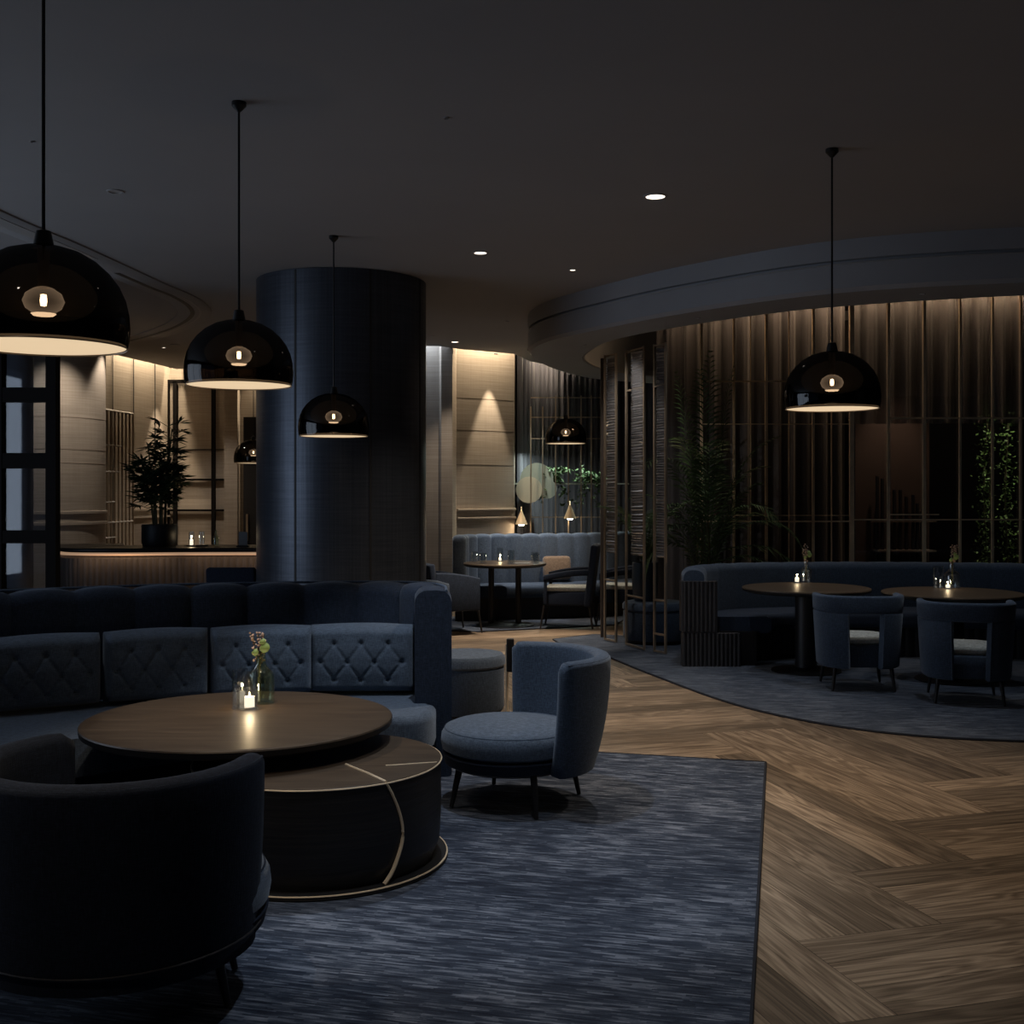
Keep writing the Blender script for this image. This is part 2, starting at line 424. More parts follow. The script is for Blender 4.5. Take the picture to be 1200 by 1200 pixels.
# ------------------------------------------------------------------ floor: herringbone planks
def build_floor():
    bm = bmesh.new(); uvl = bm.loops.layers.uv.new('UVMap'); cl = bm.loops.layers.float_color.new('plank')
    W, L, strips = .60, 2.1, 3
    ang = math.radians(16); ca, sa = math.cos(ang), math.sin(ang)
    g = .0012
    base = (2.0, 5.0)
    rr_ = random.Random(3)
    def quad(x0, y0, x1, y1, horiz):
        cx, cy = (x0+x1)/2, (y0+y1)/2
        wx = base[0]+ca*cx-sa*cy; wy = base[1]+sa*cx+ca*cy
        if not (-7.5 < wx < 7.5 and -4 < wy < 20): return
        col = (rr_.random(), rr_.random(), rr_.random(), 1)
        pts = [(x0+g, y0+g), (x1-g, y0+g), (x1-g, y1-g), (x0+g, y1-g)]
        vs = [bm.verts.new((base[0]+ca*x-sa*y, base[1]+sa*x+ca*y, 0)) for x, y in pts]
        f = bm.faces.new(vs)
        for lp, (x, y) in zip(f.loops, pts):
            lp[uvl].uv = (x, y) if horiz else (y, x); lp[cl] = col
    for i in range(-40, 41):
        for j in range(-10, 11):
            ox, oy = i*W+j*L, i*W-j*L
            for k in range(strips):
                a, b = k*W/strips, (k+1)*W/strips
                quad(ox, oy+a, ox+L, oy+b, True)
                quad(ox+a, oy+W, ox+b, oy+W+L, False)
    me = bpy.data.meshes.new('floor'); bm.to_mesh(me); bm.free()
    me.materials.append(M['parquet'])
    o = bpy.data.objects.new('floor', me); COL.objects.link(o)
    struct(o, 'walnut parquet laid in wide herringbone blocks', 'floor')
    b = MB().box((0, 7.9, -.06), (16, 24, .11)).build('floor_slab', 'darker', o, smooth=False)
build_floor()

# ------------------------------------------------------------------ ceiling with curved dropped ring
outer_ctrl = [(7.2, 7.6), (5.2, 7.75), (3.53, 7.95), (2.31, 8.41), (1.38, 9.34), (.76, 10.28), (.33, 11.1), (.17, 11.95), (.3, 13.0), (.66, 14.1), (1.2, 15.0), (2.4, 15.7), (4.5, 16.0), (7.2, 16.0)]
outer, _ = spline(outer_ctrl, .15)
inner_ctrl = [(7.2, 8.30), (5.4, 8.32), (3.85, 8.5), (2.66, 8.98), (2.05, 9.45), (1.38, 10.3), (.95, 11.1), (.80, 12.0), (.80, 12.7), (1.05, 13.6), (1.6, 14.4), (2.6, 14.9), (4.5, 15.2), (7.2, 15.2)]
inner, _ = spline(inner_ctrl, .15)
inner2 = [inner[int(i*(len(inner)-1)/(len(outer)-1))] for i in range(len(outer))]
def flat(polys, z, name, mat, parent=None, up=False):
    pts = [[Vector((x, y, z)) for x, y in p] for p in polys]
    tris = geometry.tessellate_polygon(pts); allp = [q for p in pts for q in p]
    me = bpy.data.meshes.new(name)
    me.from_pydata([tuple(q) for q in allp], [], [tuple(t) for t in tris]); me.update()
    me.materials.append(M[mat]); o = bpy.data.objects.new(name, me); COL.objects.link(o)
    if parent: o.parent = parent
    return o
main_poly = [(-6.5, -3.4), (7.2, -3.4), (7.2, 7.6)]+[(p[0], p[1]) for p in outer[1:-1]]+[(7.2, 16.0), (7.2, 18.6), (1.9, 18.2), (1.33, 17.75), (.75, 17.1), (.25, 16.2), (.03, 15.34), (-.70, 14.78), (-.93, 14.5), (-2.2, 14.5), (-2.2, 17.25), (-5.02, 17.25), (-5.3, 15.5), (-6.5, 15.2)]
ceil = flat([main_poly], CZ, 'ceiling', 'ceiling')
struct(ceil, 'dark grey plaster ceiling over the whole lounge', 'ceiling')
cap = MB().box((0, 7.9, 4.05), (15, 24, .1)).build('ceiling_slab', 'dark_wall', ceil, smooth=False)
# cove lip around the back edge (thickness of the ceiling board)
back_edge = main_poly[-13:]
mb = MB()
mb.loops([[(x, y, CZ), (x, y, CZ+.12)] for x, y in main_poly[-13:]], closed=False).build('ceiling_lip', 'ceiling', ceil, smooth=False)
# ring soffit
mb = MB()
rings = []
for p, q in zip(outer, inner2):
    zt, zb = CZ, SZ
    v = Vector((q[0]-p[0], q[1]-p[1], 0)).normalized()
    def at(d, z): return (p[0]+v.x*d, p[1]+v.y*d, z)
    rings.append([at(0, zt+.02), at(0, 3.275), at(.035, 3.27), at(.035, 3.245), at(-.0, 3.24), at(0, SZ+.03), at(.03, SZ),
                  (q[0]-v.x*.02, q[1]-v.y*.02, SZ), (q[0], q[1], SZ+.02), (q[0], q[1], SZ+.07), (q[0]-v.x*.05, q[1]-v.y*.05, SZ+.08), (q[0]-v.x*.05, q[1]-v.y*.05, 3.98)])
mb.loops(rings, closed=False, cap=False)
soff = mb.build('trim_1', 'soffit', recalc=True, angle=30)
struct(soff, 'curved dropped ceiling ring with a shadow groove above the right seating area', 'soffit')
mb = MB()
mb.tube([(p[0]+.02*0, p[1], 3.245) for p in outer[3:-3]], .004, 6)
g = mb.build('groove_rail', M['slot_pale'], soff)
mb = MB(); mb.tube([(q[0], q[1], SZ+.012) for q in inner2[2:-2]], .008, 6)
mb.build('edge_bead', M['slot_pale'], soff)

# left curved ceiling slot
cs = [flr_ for flr_ in []]
def cpt(x, y, z=CZ):
    Y = (z-H)*F/(YH-y); return ((x-600)*Y/F, Y)
slot_ctrl = [cpt(*p) for p in ((-60, 236), (0, 262), (60, 286), (120, 312), (170, 334), (200, 346), (219, 358), (222, 368), (208, 379), (180, 390), (150, 398))]
sp, _ = spline(slot_ctrl, .08)
mb = MB(); mb.sweep(sp, [(-.12, CZ+.01), (-.12, CZ-.008), (-.11, CZ-.012), (.20, CZ-.012), (.21, CZ-.008), (.21, CZ+.01)], cap=True)
tr2 = mb.build('trim_2', 'ceiling', angle=25)
struct(tr2, 'slightly raised curved ceiling band with a dark slot on the left', 'ceiling trim')
MB().sweep(sp[len(sp)//3:], [(0, CZ-.01), (0, CZ-.014), (.045, CZ-.014), (.045, CZ-.01)]).build('air_slot', 'slot', tr2)
MB().sweep(sp[len(sp)//2:-6], [(.09, CZ-.01), (.09, CZ-.014), (.11, CZ-.014), (.11, CZ-.01)]).build('slot_edge', 'slot_pale', tr2)
MB().sweep(sp[4:len(sp)//3-6], [(0.0, CZ-.01), (0.0, CZ-.015), (.12, CZ-.015), (.12, CZ-.01)]).build('pale_diffuser', 'slot_pale', tr2)

# ------------------------------------------------------------------ walls
def wall(pts, name, label, mat='wall', z0=0, z1=4.0, th=.12, back=1):
    mb = MB()
    n = len(pts); rings = []
    for i, p in enumerate(pts):
        a = Vector((*pts[max(i-1, 0)], 0)); b = Vector((*pts[min(i+1, n-1)], 0)); t = (b-a).normalized()
        nx, ny = -t.y*back, t.x*back
        rings.append([(p[0], p[1], z0), (p[0], p[1], z1), (p[0]+nx*th, p[1]+ny*th, z1), (p[0]+nx*th, p[1]+ny*th, z0)])
    mb.loops(rings)
    o = mb.build(name, mat, smooth=False)
    struct(o, label, 'wall'); return o
def seams(parent, segs, w=.012, d=.008, mat='slot', name='panel_seam'):
    mb = MB()
    for (x0, y0, z0, x1, y1, z1) in segs:
        a, b = Vector((x0, y0, z0)), Vector((x1, y1, z1))
        c = (a+b)/2; L = (b-a).length; t = (b-a).normalized()
        q = t.to_track_quat('X', 'Z').to_matrix().to_4x4()
        mb.box(c, (L, d if abs(t.z) < .5 else w, w if abs(t.z) < .5 else d), rot=q)
    return mb.build(name, mat, parent, smooth=False)

wl1 = wall([(-6.4, 15.3), (-5.5, 15.5), (-5.17, 17.4)], 'wall_left_alcove', 'oatmeal panelled wall running behind the potted palm on the bar')
def along(a, b, t): return (a[0]+(b[0]-a[0])*t, a[1]+(b[1]-a[1])*t)
a, b = (-5.5, 15.5), (-5.17, 17.4)
ss = []
for t in (.12, .42, .75):
    p = along(a, b, t); ss.append((p[0]+.01, p[1], 0, p[0]+.01, p[1], 4))
seams(wl1, ss)
ss = []
for z in (1.33, 1.22):
    p, q = along(a, b, .4), along(a, b, .98)
    ss.append((p[0]+.02, p[1], z, q[0]+.02, q[1], z))
seams(wl1, ss, .025, .03, 'wall', 'dado_rail')
wl2 = wall([(-5.17, 17.4), (-2.3, 17.4)], 'wall_back_left', 'oatmeal back wall divided by dark mullions behind the bar')
mb = MB()
def yw(x, Y): return (x-600)*Y/F
def zw(y, Y): return H-(y-YH)*Y/F
for x in (196, 205, 250):
    mb.box((yw(x, 17.35), 17.36, (zw(447, 17.35))/2), (.055, .06, zw(447, 17.35)))
mb.box(((yw(193, 17.35)+yw(290, 17.35))/2, 17.36, zw(447, 17.35)), (yw(290, 17.35)-yw(193, 17.35), .06, .05))
for y, xa, xb in ((562, 205, 268), (598, 193, 268)):
    mb.box(((yw(xa, 17.35)+yw(xb, 17.35))/2, 17.36, zw(y, 17.35)), (yw(xb, 17.35)-yw(xa, 17.35), .05, .03))
mb.build('mullion_grid', 'frame_metal', wl2, smooth=False)
seams(wl2, [(-5.1, 17.39, zw(527, 17.4), -4.2, 17.39, zw(527, 17.4))], .015, .012)
mb = MB(); mb.box((yw(272, 17.3), 17.3, 1.7), (.2, .16, 3.4)); mb.build('pilaster', 'wall', wl2, smooth=False)
d1 = MB().box((-3.2, 17.25, 1.35), (1.62, .1, 2.7)).build('door_1', 'darker', smooth=False)
struct(d1, 'dark doorway panel beside the blue column', 'door')
MB().box((-3.95, 17.18, 1.05), (.03, .04, .4)).build('door_handle', 'bronze', d1)
wmid = wall([(-2.2, 17.4), (-2.2, 14.75), (-1.6, 14.75)], 'wall_centre_return', 'short wall return hidden behind the round column')
wr0 = wall([(-1.6, 14.75), (-.93, 14.75)], 'wall_centre_blue', 'pale grey wall panel just right of the navy column', 'wall')
wp = wall([(-.93, 14.72), (-.90, 14.66), (-.76, 14.66), (-.73, 14.9), (-.73, 15.1)], 'wall_centre_pilaster', 'narrow brown pilaster beside the spotlit wall')
arcpts = []
for i in range(13):
    t = i/12; p = along((-.73, 15.1), (.03, 15.7), t); k = math.sin(PI*t)*.02
    arcpts.append((p[0]+k*.6, p[1]-k*.8))
wr1 = wall(arcpts+[(.05, 16.3)], 'wall_centre_spotlit', 'oatmeal textured wall washed by a cone of warm light')
for z, wz in ((1.345, .03), (1.235, .03)):
    mb = MB(); mb.sweep([(x, y, .62, -.78) for x, y in arcpts], rr(-.0, .045, z-wz/2, z+wz/2, .006, 2)); mb.build('dado_rail', 'wall', wr1)
mb = MB()
for z in (zw(505, 15.4), zw(545, 15.4), zw(468, 15.4)):
    mb.sweep([(x, y, .62, -.78) for x, y in arcpts], [(-.01, z-.003), (.0015, z-.003), (.0015, z+.003), (-.01, z+.003)])
mb.build('panel_seam', simple('seam_brown', (.16, .13, .10), .8), wr1)
wb = wall([(.0, 16.25), (.4, 17.4), (1.2, 18.2), (2.2, 18.6), (7.0, 18.7)], 'wall_back_right', 'dark wall closing the far alcove behind the curtain', 'dark_wall')
wr = wall([(7.0, -3.4), (7.0, 18.8)], 'wall_right', 'dark side wall at the right of the lounge', 'dark_wall', back=-1)
wn = wall([(-6.5, -3.3), (7.1, -3.3)], 'wall_near', 'dark wall behind the viewer', 'dark_wall', back=-1)
# left wall with a tall window opening (daylight at dusk)
wl = MB()
wl.box((-6.46, -2.4, 2.0), (.12, 2.0, 4.0)); wl.box((-6.46, 12.3, 2.0), (.12, 6.2, 4.0)); wl.box((-6.46, 3.9, .2), (.12, 10.6, .4)); wl.box((-6.46, 3.9, 3.6), (.12, 10.6, .8))
o = wl.build('wall_left', 'dark_wall', smooth=False); struct(o, 'dark side wall with a long window at the left', 'wall')
mb = MB()
for y in (-1.35, .4, 2.15, 3.9, 5.65, 7.4, 9.15): mb.box((-6.46, y, 1.8), (.08, .07, 2.8))
mb.box((-6.46, 3.9, 3.18), (.08, 10.6, .07)); mb.box((-6.46, 3.9, .43), (.08, 10.6, .07))
o = mb.build('window_3', 'frame_metal', smooth=False); struct(o, 'long side window bringing in dusk light', 'window')
light('AREA', (-6.6, 5.8, 1.8), 60, (.68, .81, 1), o, 'dusk_light', sx=2.6, sy=4.6, rot=(0, -PI/2, 0))

# black framed glazed partition at left edge (window_2)
YF = 9.6
mb = MB()
x1 = yw(62, YF); x0 = x1-1.75
fr_y = [(418, 0), (462, 16), (539, 18), (627, 16), (690, 10)]
mb.box((x1, YF, 1.71), (.085, .10, 3.42)); mb.box((yw(8, YF)-.06, YF, 1.71), (.075, .10, 3.42)); mb.box((x0, YF, 1.71), (.085, .1, 3.42))
for y, wpx in ((340, 12), (400, 14), (463, 17), (540, 18), (629, 15), (697, 14), (775, 14)):
    mb.box(((x0+x1)/2, YF, zw(y, YF)), (x1-x0, .09, wpx*YF/F))
mb.box(((x0+x1)/2, YF, .04), (x1-x0, .1, .08))
w2 = mb.build('window_2', 'frame_metal', smooth=False); struct(w2, 'black framed glazed partition at the left edge', 'window')
MB().box(((x0+x1)/2, YF+.0, 1.7), (x1-x0, .012, 3.3)).build('glass_pane', M['pane'], w2, smooth=False)

# round beige column with two rails
t = thing('round_column', 'pale oatmeal round column with two rails left of the bar', 'column', (-5.24, 13.0, 0))
MB().lathe([(.62, 0), (.62, 3.41)], seg=64).build('shaft', 'wall', t)
for z in (1.36, 1.24): MB().lathe([(.62, z-.018), (.638, z-.015), (.638, z+.015), (.62, z+.018)], seg=64).build('rail', 'wall', t)
for z in (2.4, 2.05, 1.9): MB().lathe([(.62, z-.004), (.6215, z-.003), (.6215, z+.003), (.62, z+.004)], seg=64).build('panel_seam', simple('seam2', (.2, .16, .13), .8), t)
t = thing('round_column', 'slim grey column seen through the black framed glazing', 'column', (yw(22, 11.0), 11.0, 0))
MB().lathe([(.13, 0), (.13, 3.41)], seg=32).build('shaft', simple('grey_column_paint', (.38, .39, .42), .6), t)

# slatted screen panel on the left wall
t = thing('slatted_screen', 'tall slatted metal screen standing beside the pale column', 'screen', (0, 0, 0))
a2, b2 = (-5.46, 15.42), (-5.33, 16.02)
pa = px(121, 478, 15.0); pb = px(156, 485, 15.9)
mb = MB()
for i in range(9):
    k = i/8; p = (pa.x+(pb.x-pa.x)*k, pa.y+(pb.y-pa.y)*k); mb.box((p[0], p[1], 1.33), (.022, .022, 2.66))
mb.build('slats', 'bronze', t, smooth=False)
mb = MB()
for z, k1 in ((2.66, 1), (2.2, .6), (1.85, .55), (1.45, .4), (1.18, 1), (.98, .4), (.75, .3)):
    p = (pa.x+(pb.x-pa.x)*k1, pa.y+(pb.y-pa.y)*k1)
    MB().tube([(pa.x, pa.y-.02, z), (p[0], p[1]-.02, z)], .014, 4).build('rail', 'slot_pale', t)

# ------------------------------------------------------------------ blue column
t = thing('round_column', 'massive navy blue panelled round column in the middle of the lounge', 'column', (-1.49, 10.1, 0))
MB().lathe([(.735, 0), (.735, 3.415)], seg=128).build('shaft', 'column', t)
mb = MB()
for X in (346, 434, 492):
    # seam direction from pixel
    u = (X-600)/F
    A = 1+u*u; cx, cy = -1.49, 10.1
    Bq = -2*(u*cx+cy); Cq = cx*cx+cy*cy-.735**2
    Yq = (-Bq-math.sqrt(max(Bq*Bq-4*A*Cq, 0)))/(2*A); pxx, pyy = u*Yq-cx, Yq-cy
    an = math.atan2(pyy, pxx); mb.box((.733*math.cos(an), .733*math.sin(an), 1.71), (.012, .018, 3.40), rz=an)
mb.build('seam', 'slot', t, smooth=False)
MB().lathe([(.735, 0), (.75, 0), (.75, .1), (.735, .1)], seg=96).build('plinth', 'black_metal', t)

# ------------------------------------------------------------------ rugs
def rug(name, poly, mat, label, z=.012, bw=.03):
    mb = MB().prism(poly, 0.0005, z, .004, 2)
    t = mb.build(name, mat, angle=60)
    tag(t, label, 'rug')
    # edge binding
    mb = MB(); mb.tube([(x, y, z*.55) for x, y in poly], .009, 6, wrap=True); mb.build('binding', 'rug_bind', t)
    return t
c0 = flr(897, 895); c1 = flr(880, 1200)
du = Vector((-.973, .230, 0)); dv = (c1-c0).normalized()
rugp = []
c0, c1 = Vector((c0.x, c0.y, 0)), c0+dv*6.5
c2 = c1+du*6.0; c3 = c0+du*7.0
c3.x = max(c3.x, -6.2); c2.x = max(c2.x, -6.2)
q = [(c0.x, c0.y), (c1.x, c1.y), (-6.2, c1.y+.5), (-6.2, 7.6), (-1.6, 7.35), (.4, 7.03)]
rug('area_rug', q, 'rug', 'large navy streaked rug under the foreground sofa and lounge chair')
r2 = [flr(*p) for p in ((648, 750), (662, 757), (700, 766), (760, 790), (850, 823), (940, 845), (1050, 861), (1200, 870))]
r2 = [(v.x, v.y) for v in r2]
sp2, _ = spline(r2+[(5.0, 7.15), (6.6, 7.3)], .12)
poly2 = [(p[0], p[1]) for p in sp2]+[(6.6, 12.3), (1.5, 12.5), (.9, 12.75)]
rug('area_rug', poly2, 'rug2', 'curved dark blue rug under the right banquette and round tables')
poly3 = [(p.x, p.y) for p in (flr(470, 738), flr(560, 741), flr(640, 737), flr(720, 733))]
poly3 = [(-2.0, 13.3)]+poly3+[(1.6, 14.9), (1.4, 15.6), (.2, 15.45), (-.7, 14.55), (-2.0, 14.5)]
rug('area_rug', poly3, 'rug2', 'pale blue rug under the far round dining table')

# ------------------------------------------------------------------ pendants
def make_pendant(label, loc, cord, W=.5, power=60, cone=115, blend=.9, first=None):
    t = thing('pendant_lamp', label, 'pendant lamp', loc, 0, 'smoked glass dome pendants')
    k = W/.5
    prof = [(.243, 0), (.249, .03), (.251, .065), (.248, .105), (.238, .15), (.220, .19), (.192, .228), (.155, .262), (.11, .288), (.065, .302), (.02, .308)]
    prof = [(r*k, z*k) for r, z in prof]
    inn = [(max(r-.004, .001), z) for r, z in prof[::-1]]
    mb = MB(); mb.lathe(prof, seg=64); 
    bm = mb.bm
    caps = [f for f in bm.faces if len(f.verts) > 10]
    bmesh.ops.delete(bm, geom=caps, context='FACES_ONLY')
    d = mb.build('shade', M['smoke'], t, recalc=True)
    MB().ring([(.2425*k, -.001), (.2445*k, 0), (.2435*k, .003), (.241*k, .002)], seg=64).build('rim', 'bronze', t)
    MB().lathe([(.0, .010*k), (.06*k, .012*k), (.18*k, .010*k), (.239*k, .004*k), (.239*k, .010*k), (.18*k, .016*k), (0, .018*k)], seg=64).build('diffuser', M['lamp_glow'], t)
    b = MB().lathe([(.0, .100*k), (.03*k, .103*k), (.052*k, .118*k), (.061*k, .140*k), (.052*k, .163*k), (.03*k, .178*k), (.014*k, .184*k)], seg=32).build('bulb', M['bulb_glass'], t)
    MB().lathe([(.0, .124*k), (.009*k, .126*k), (.011*k, .142*k), (.009*k, .160*k), (0, .162*k)], seg=10).build('filament', M['filament'], b)
    MB().lathe([(.0, .096*k), (.03*k, .096*k), (.037*k, .102*k), (0, .099*k)], seg=20).build('glint_dish', M['bulb_glint'], b)  # glowing dish stands in for the crescent reflection under the bulb
    MB().lathe([(.016*k, .18*k), (.018*k, .3*k)], seg=16).build('socket', 'bronze', t)
    MB().lathe([(.031*k, .300*k), (.030*k, .312*k), (.022*k, .352*k), (.010*k, .356*k)], seg=24).build('cap', 'black_metal', t)
    MB().cyl((0, 0, .35*k), .0055, cord-.35*k, 8).build('cord', 'black_metal', t)
    MB().lathe([(.008, cord-.045), (.018, cord-.035), (.030, cord-.022), (.034, cord-.018), (.034, cord)], seg=24).build('ceiling_rose', 'black_metal', t)
    light('SPOT', (0, 0, -.01), power, (1, .80, .58), t, 'pendant_light', .03, cone, blend)
    return t
def pend(x, rim_y, Wpx, label, W=.5, **kw):
    s = Wpx/W; Y = F/s; z = H+(YH-rim_y)/s
    return make_pendant(label, ((x-600)/s, Y, z), CZ-z, W, **kw)
pend(51, 407, 193, 'largest smoked glass dome pendant hanging at the upper left edge', power=20)
pend(280, 452, 125, 'smoked dome pendant hanging directly over the large round coffee table', power=34, cone=72)
pend(391, 511.5, 82, 'smoked dome pendant hanging in front of the navy column', power=14)
pend(975, 479.5, 110, 'smoked dome pendant hanging on a long cord over the right hand parquet', power=30, cone=125)
pend(663, 520, 48, 'smoked dome pendant hanging over the far dining table near the alcove', power=45)
pend(297, 543, 45, 'small smoked dome pendant half hidden behind the navy column above the bar', power=10)

# ------------------------------------------------------------------ downlights
def downlight(x, y, r, label, lit=True, aim=None, power=0, cone=70, blend=.5, size=.03, loc=None, z=CZ, col=(1, .85, .69)):
    if loc is None: X, Y = cpt(x, y, z)
    else: X, Y = loc
    t = thing('downlight', label, 'downlight', (X, Y, z), 0, 'recessed ceiling downlights')
    MB().ring([(r*.78, -.001), (r*.80, -.006), (r, -.005), (r*1.02, 0)], seg=28).build('trim_ring', 'ceiling', t)
    MB().lathe([(0, -.0015), (r*.78, -.0025), (r*.76, 0)], seg=28).build('lens', M['led'] if lit else M['led_dim'], t)
    if power: light('SPOT', (0, 0, -.02), power, col, t, 'downlight_beam', size, cone, blend, aim=None if aim is None else Vector(aim)-Vector((X, Y, z)))
    return t
downlight(768, 230, .075, 'bright recessed downlight in the ceiling above the parquet', power=150, cone=82, blend=.8)
downlight(563, 296, .06, 'lit recessed downlight just right of the navy column top', power=90, cone=80, blend=.8)
downlight(671, 316, .03, 'tiny lit downlight between the column and the curved soffit', power=70, cone=70, blend=.8)
downlight(135, 224, .05, 'unlit recessed downlight behind the leftmost pendant cord', lit=False)
downlight(533, 400.5, .055, 'lit downlight close to the spotlit wall, right of the column', power=60, cone=80, blend=.7)
downlight(506, 394, .035, 'tiny downlight tucked against the edge of the navy column', lit=False)
downlight(205, 404, .06, 'dark round downlight between the two left pendants', lit=False)
downlight(0, 0, .014, 'added pinhole spot over the lounge chair', lit=False, loc=(-.32, 5.62), power=110, cone=64, blend=.3, size=.012, col=(.85, .92, 1))  # invented ceiling spot; throws the oval shadow under the chair
downlight(0, 0, .05, 'downlight over the near rug, above the frame', loc=(.15, 4.13), power=76, cone=66, blend=.9, size=.04, col=(.85, .92, 1))
downlight(0, 0, .05, 'added fill downlight over the near parquet, above the frame', loc=(2.1, 3.6), power=42, cone=95, blend=.9, size=.04)  # unseen lamp added for fill and floor bounce at the right
downlight(0, 0, .02, 'added pinhole spot between the column and the dividers', lit=False, loc=(-.05, 12.35), power=420, cone=50, blend=.8)  # no fitting known here; added to brighten the far floor
downlight(0, 0, .022, 'pinhole downlight under the curved soffit, above the tub chairs', lit=False, loc=(3.0, 8.42), z=SZ-.001, power=34, cone=100, blend=.9, col=(.85, .92, 1))
downlight(0, 0, .022, 'pinhole downlight under the curved soffit near the dividers', lit=False, loc=(1.55, 9.6), z=SZ-.001, power=24, cone=100, blend=.9, col=(.85, .92, 1))
downlight(0, 0, .04, 'added unseen downlight over the dining table nearer the banquette end', loc=(2.59, 10.1), z=3.995, power=28, cone=52, blend=.8)  # lamp added out of view to lift this table and its chair
downlight(0, 0, .04, 'added unseen downlight over the dining table at the right edge', loc=(3.8, 9.7), z=3.995, power=28, cone=52, blend=.8)  # second lamp added out of view, for the right-hand table
downlight(0, 0, .04, 'added unseen downlight in the raised ceiling in front of the palm', loc=(2.0, 10.9), z=3.995, power=36, cone=66, blend=.9, col=(.9, .95, 1))  # added front light for the palm, fitting out of view
downlight(0, 0, .04, 'added unseen downlight in the raised ceiling behind the dividers', loc=(1.45, 12.0), z=3.995, power=20, cone=60, blend=.9)  # added so the ribbed glass picks up highlights
downlight(0, 0, .016, 'added pinhole spot under the curved soffit facing the ribbed glass', lit=False, loc=(.72, 11.35), z=SZ-.001, aim=(1.25, 11.75, 2.2), power=26, cone=90, blend=.9, col=(1, .92, .82))  # made-up spot placed to rake light across the glass ribs
downlight(0, 0, .04, 'added unseen downlight in the raised ceiling in front of the glazing', loc=(4.2, 11.0), z=3.995, power=30, cone=72, blend=.9, col=(.9, .95, 1))  # unseen lamp added so light reaches the brass mullions
downlight(0, 0, .012, 'added pinhole spot over the left part of the curved sofa', lit=False, loc=(-2.5, 6.0), power=16, cone=90, blend=.9, col=(.9, .95, 1))  # made-up spot; lifts the darker left end of the sofa
downlight(0, 0, .012, 'added pinhole spot in front of the round discs', lit=False, loc=(.2, 14.9), aim=(.37, 15.9, 1.75), power=60, cone=26, blend=.8, col=(.9, 1, .9))  # spot added to brighten the discs, no such fitting known
downlight(0, 0, .04, 'added fill downlight behind the viewer over the rug', loc=(-1.8, 1.8), power=30, cone=110, blend=.9)  # added behind the view to bounce light off the floor
# spot grazing the wall
wx, wy = arcpts[7][0]-.04, arcpts[7][1]-.02
t = thing('downlight', 'pinhole spot grazing the oatmeal wall beside the far banquette', 'downlight', (wx+.62*.17, wy-.78*.17, CZ), 0, 'recessed ceiling downlights')
MB().lathe([(.02, 0), (.02, -.012), (.028, -.012), (.03, 0)], seg=20).build('trim_ring', 'ceiling', t)
light('SPOT', (0, 0, -.02), 150, (1, .80, .56), t, 'grazing_beam', .01, 40, .5)
t = thing('downlight', 'pinhole spot grazing the wall corner above the bar palm', 'downlight', (-5.02, 16.95, CZ), 0, 'recessed ceiling downlights')
MB().lathe([(.02, 0), (.02, -.012), (.028, -.012), (.03, 0)], seg=20).build('trim_ring', 'ceiling', t)
light('SPOT', (0, 0, -.02), 90, (1, .80, .56), t, 'grazing_beam', .01, 44, .5)

# cove LED strips
def strip(a, b, z, power, w=.05, label='', col=(1, .78, .52), tilt=0):
    A, B = Vector((*a, z)), Vector((*b, z)); c = (A+B)/2; L = (B-A).length
    an = math.atan2(B.y-A.y, B.x-A.x)
    t = thing('led_strip', label, 'light strip', c, an, 'concealed cove lights')
    MB().box((0, 0, .012), (L, w, .02)).build('channel', 'frame_metal', t, smooth=False)
    light('AREA', (0, 0, 0), power, col, t, 'cove_light', sx=L, sy=w*.8, rot=(math.radians(tilt), 0, 0))
strip((-.65, 14.97), (.06, 15.53), 3.78, 24, .05, 'hidden cove strip washing the spotlit wall')
strip((-1.5, 14.64), (-.98, 14.64), 3.78, 12, .05, 'hidden cove strip over the pale grey panel', col=(.72, .84, 1))
strip((.20, 16.06), (.68, 16.92), 3.78, 22, .05, 'hidden cove strip over the alcove curtain start')
strip((.86, 16.98), (1.98, 17.9), 3.78, 22, .05, 'hidden cove strip over the alcove curtain end')
strip((-5.36, 15.6), (-5.08, 17.1), 3.78, 30, .05, 'hidden cove strip over the left panelled wall')
downlight(192, 407, .03, 'small added downlight left of the second pendant, above the bar', power=55, cone=85, blend=.8)  # lamp added to brighten the bar and back wall
downlight(240, 425, .03, 'small added downlight behind the second pendant', power=60, cone=85, blend=.8)  # another added lamp for the bar and back wall
downlight(0, 0, .03, 'added pinhole spot beside the pale column', loc=(-4.42, 12.98), aim=(-4.62, 13.0, 1.6), power=50, cone=60, blend=.6)  # added spot that gives the column its bright right edge
downlight(0, 0, .03, 'added pinhole spot in front of the pale column', loc=(-4.6, 11.9), aim=(-5.0, 12.6, 1.7), power=60, cone=70, blend=.8)  # added fill for the front of the column
strip((-4.95, 17.32), (-2.5, 17.32), 3.78, 50, .05, 'hidden cove strip over the back wall behind the bar')
strip((1.7, 12.81), (6.6, 12.66), 3.86, 54, .04, 'hidden strip lighting the long curtain from above', col=(1, .66, .38), tilt=50)

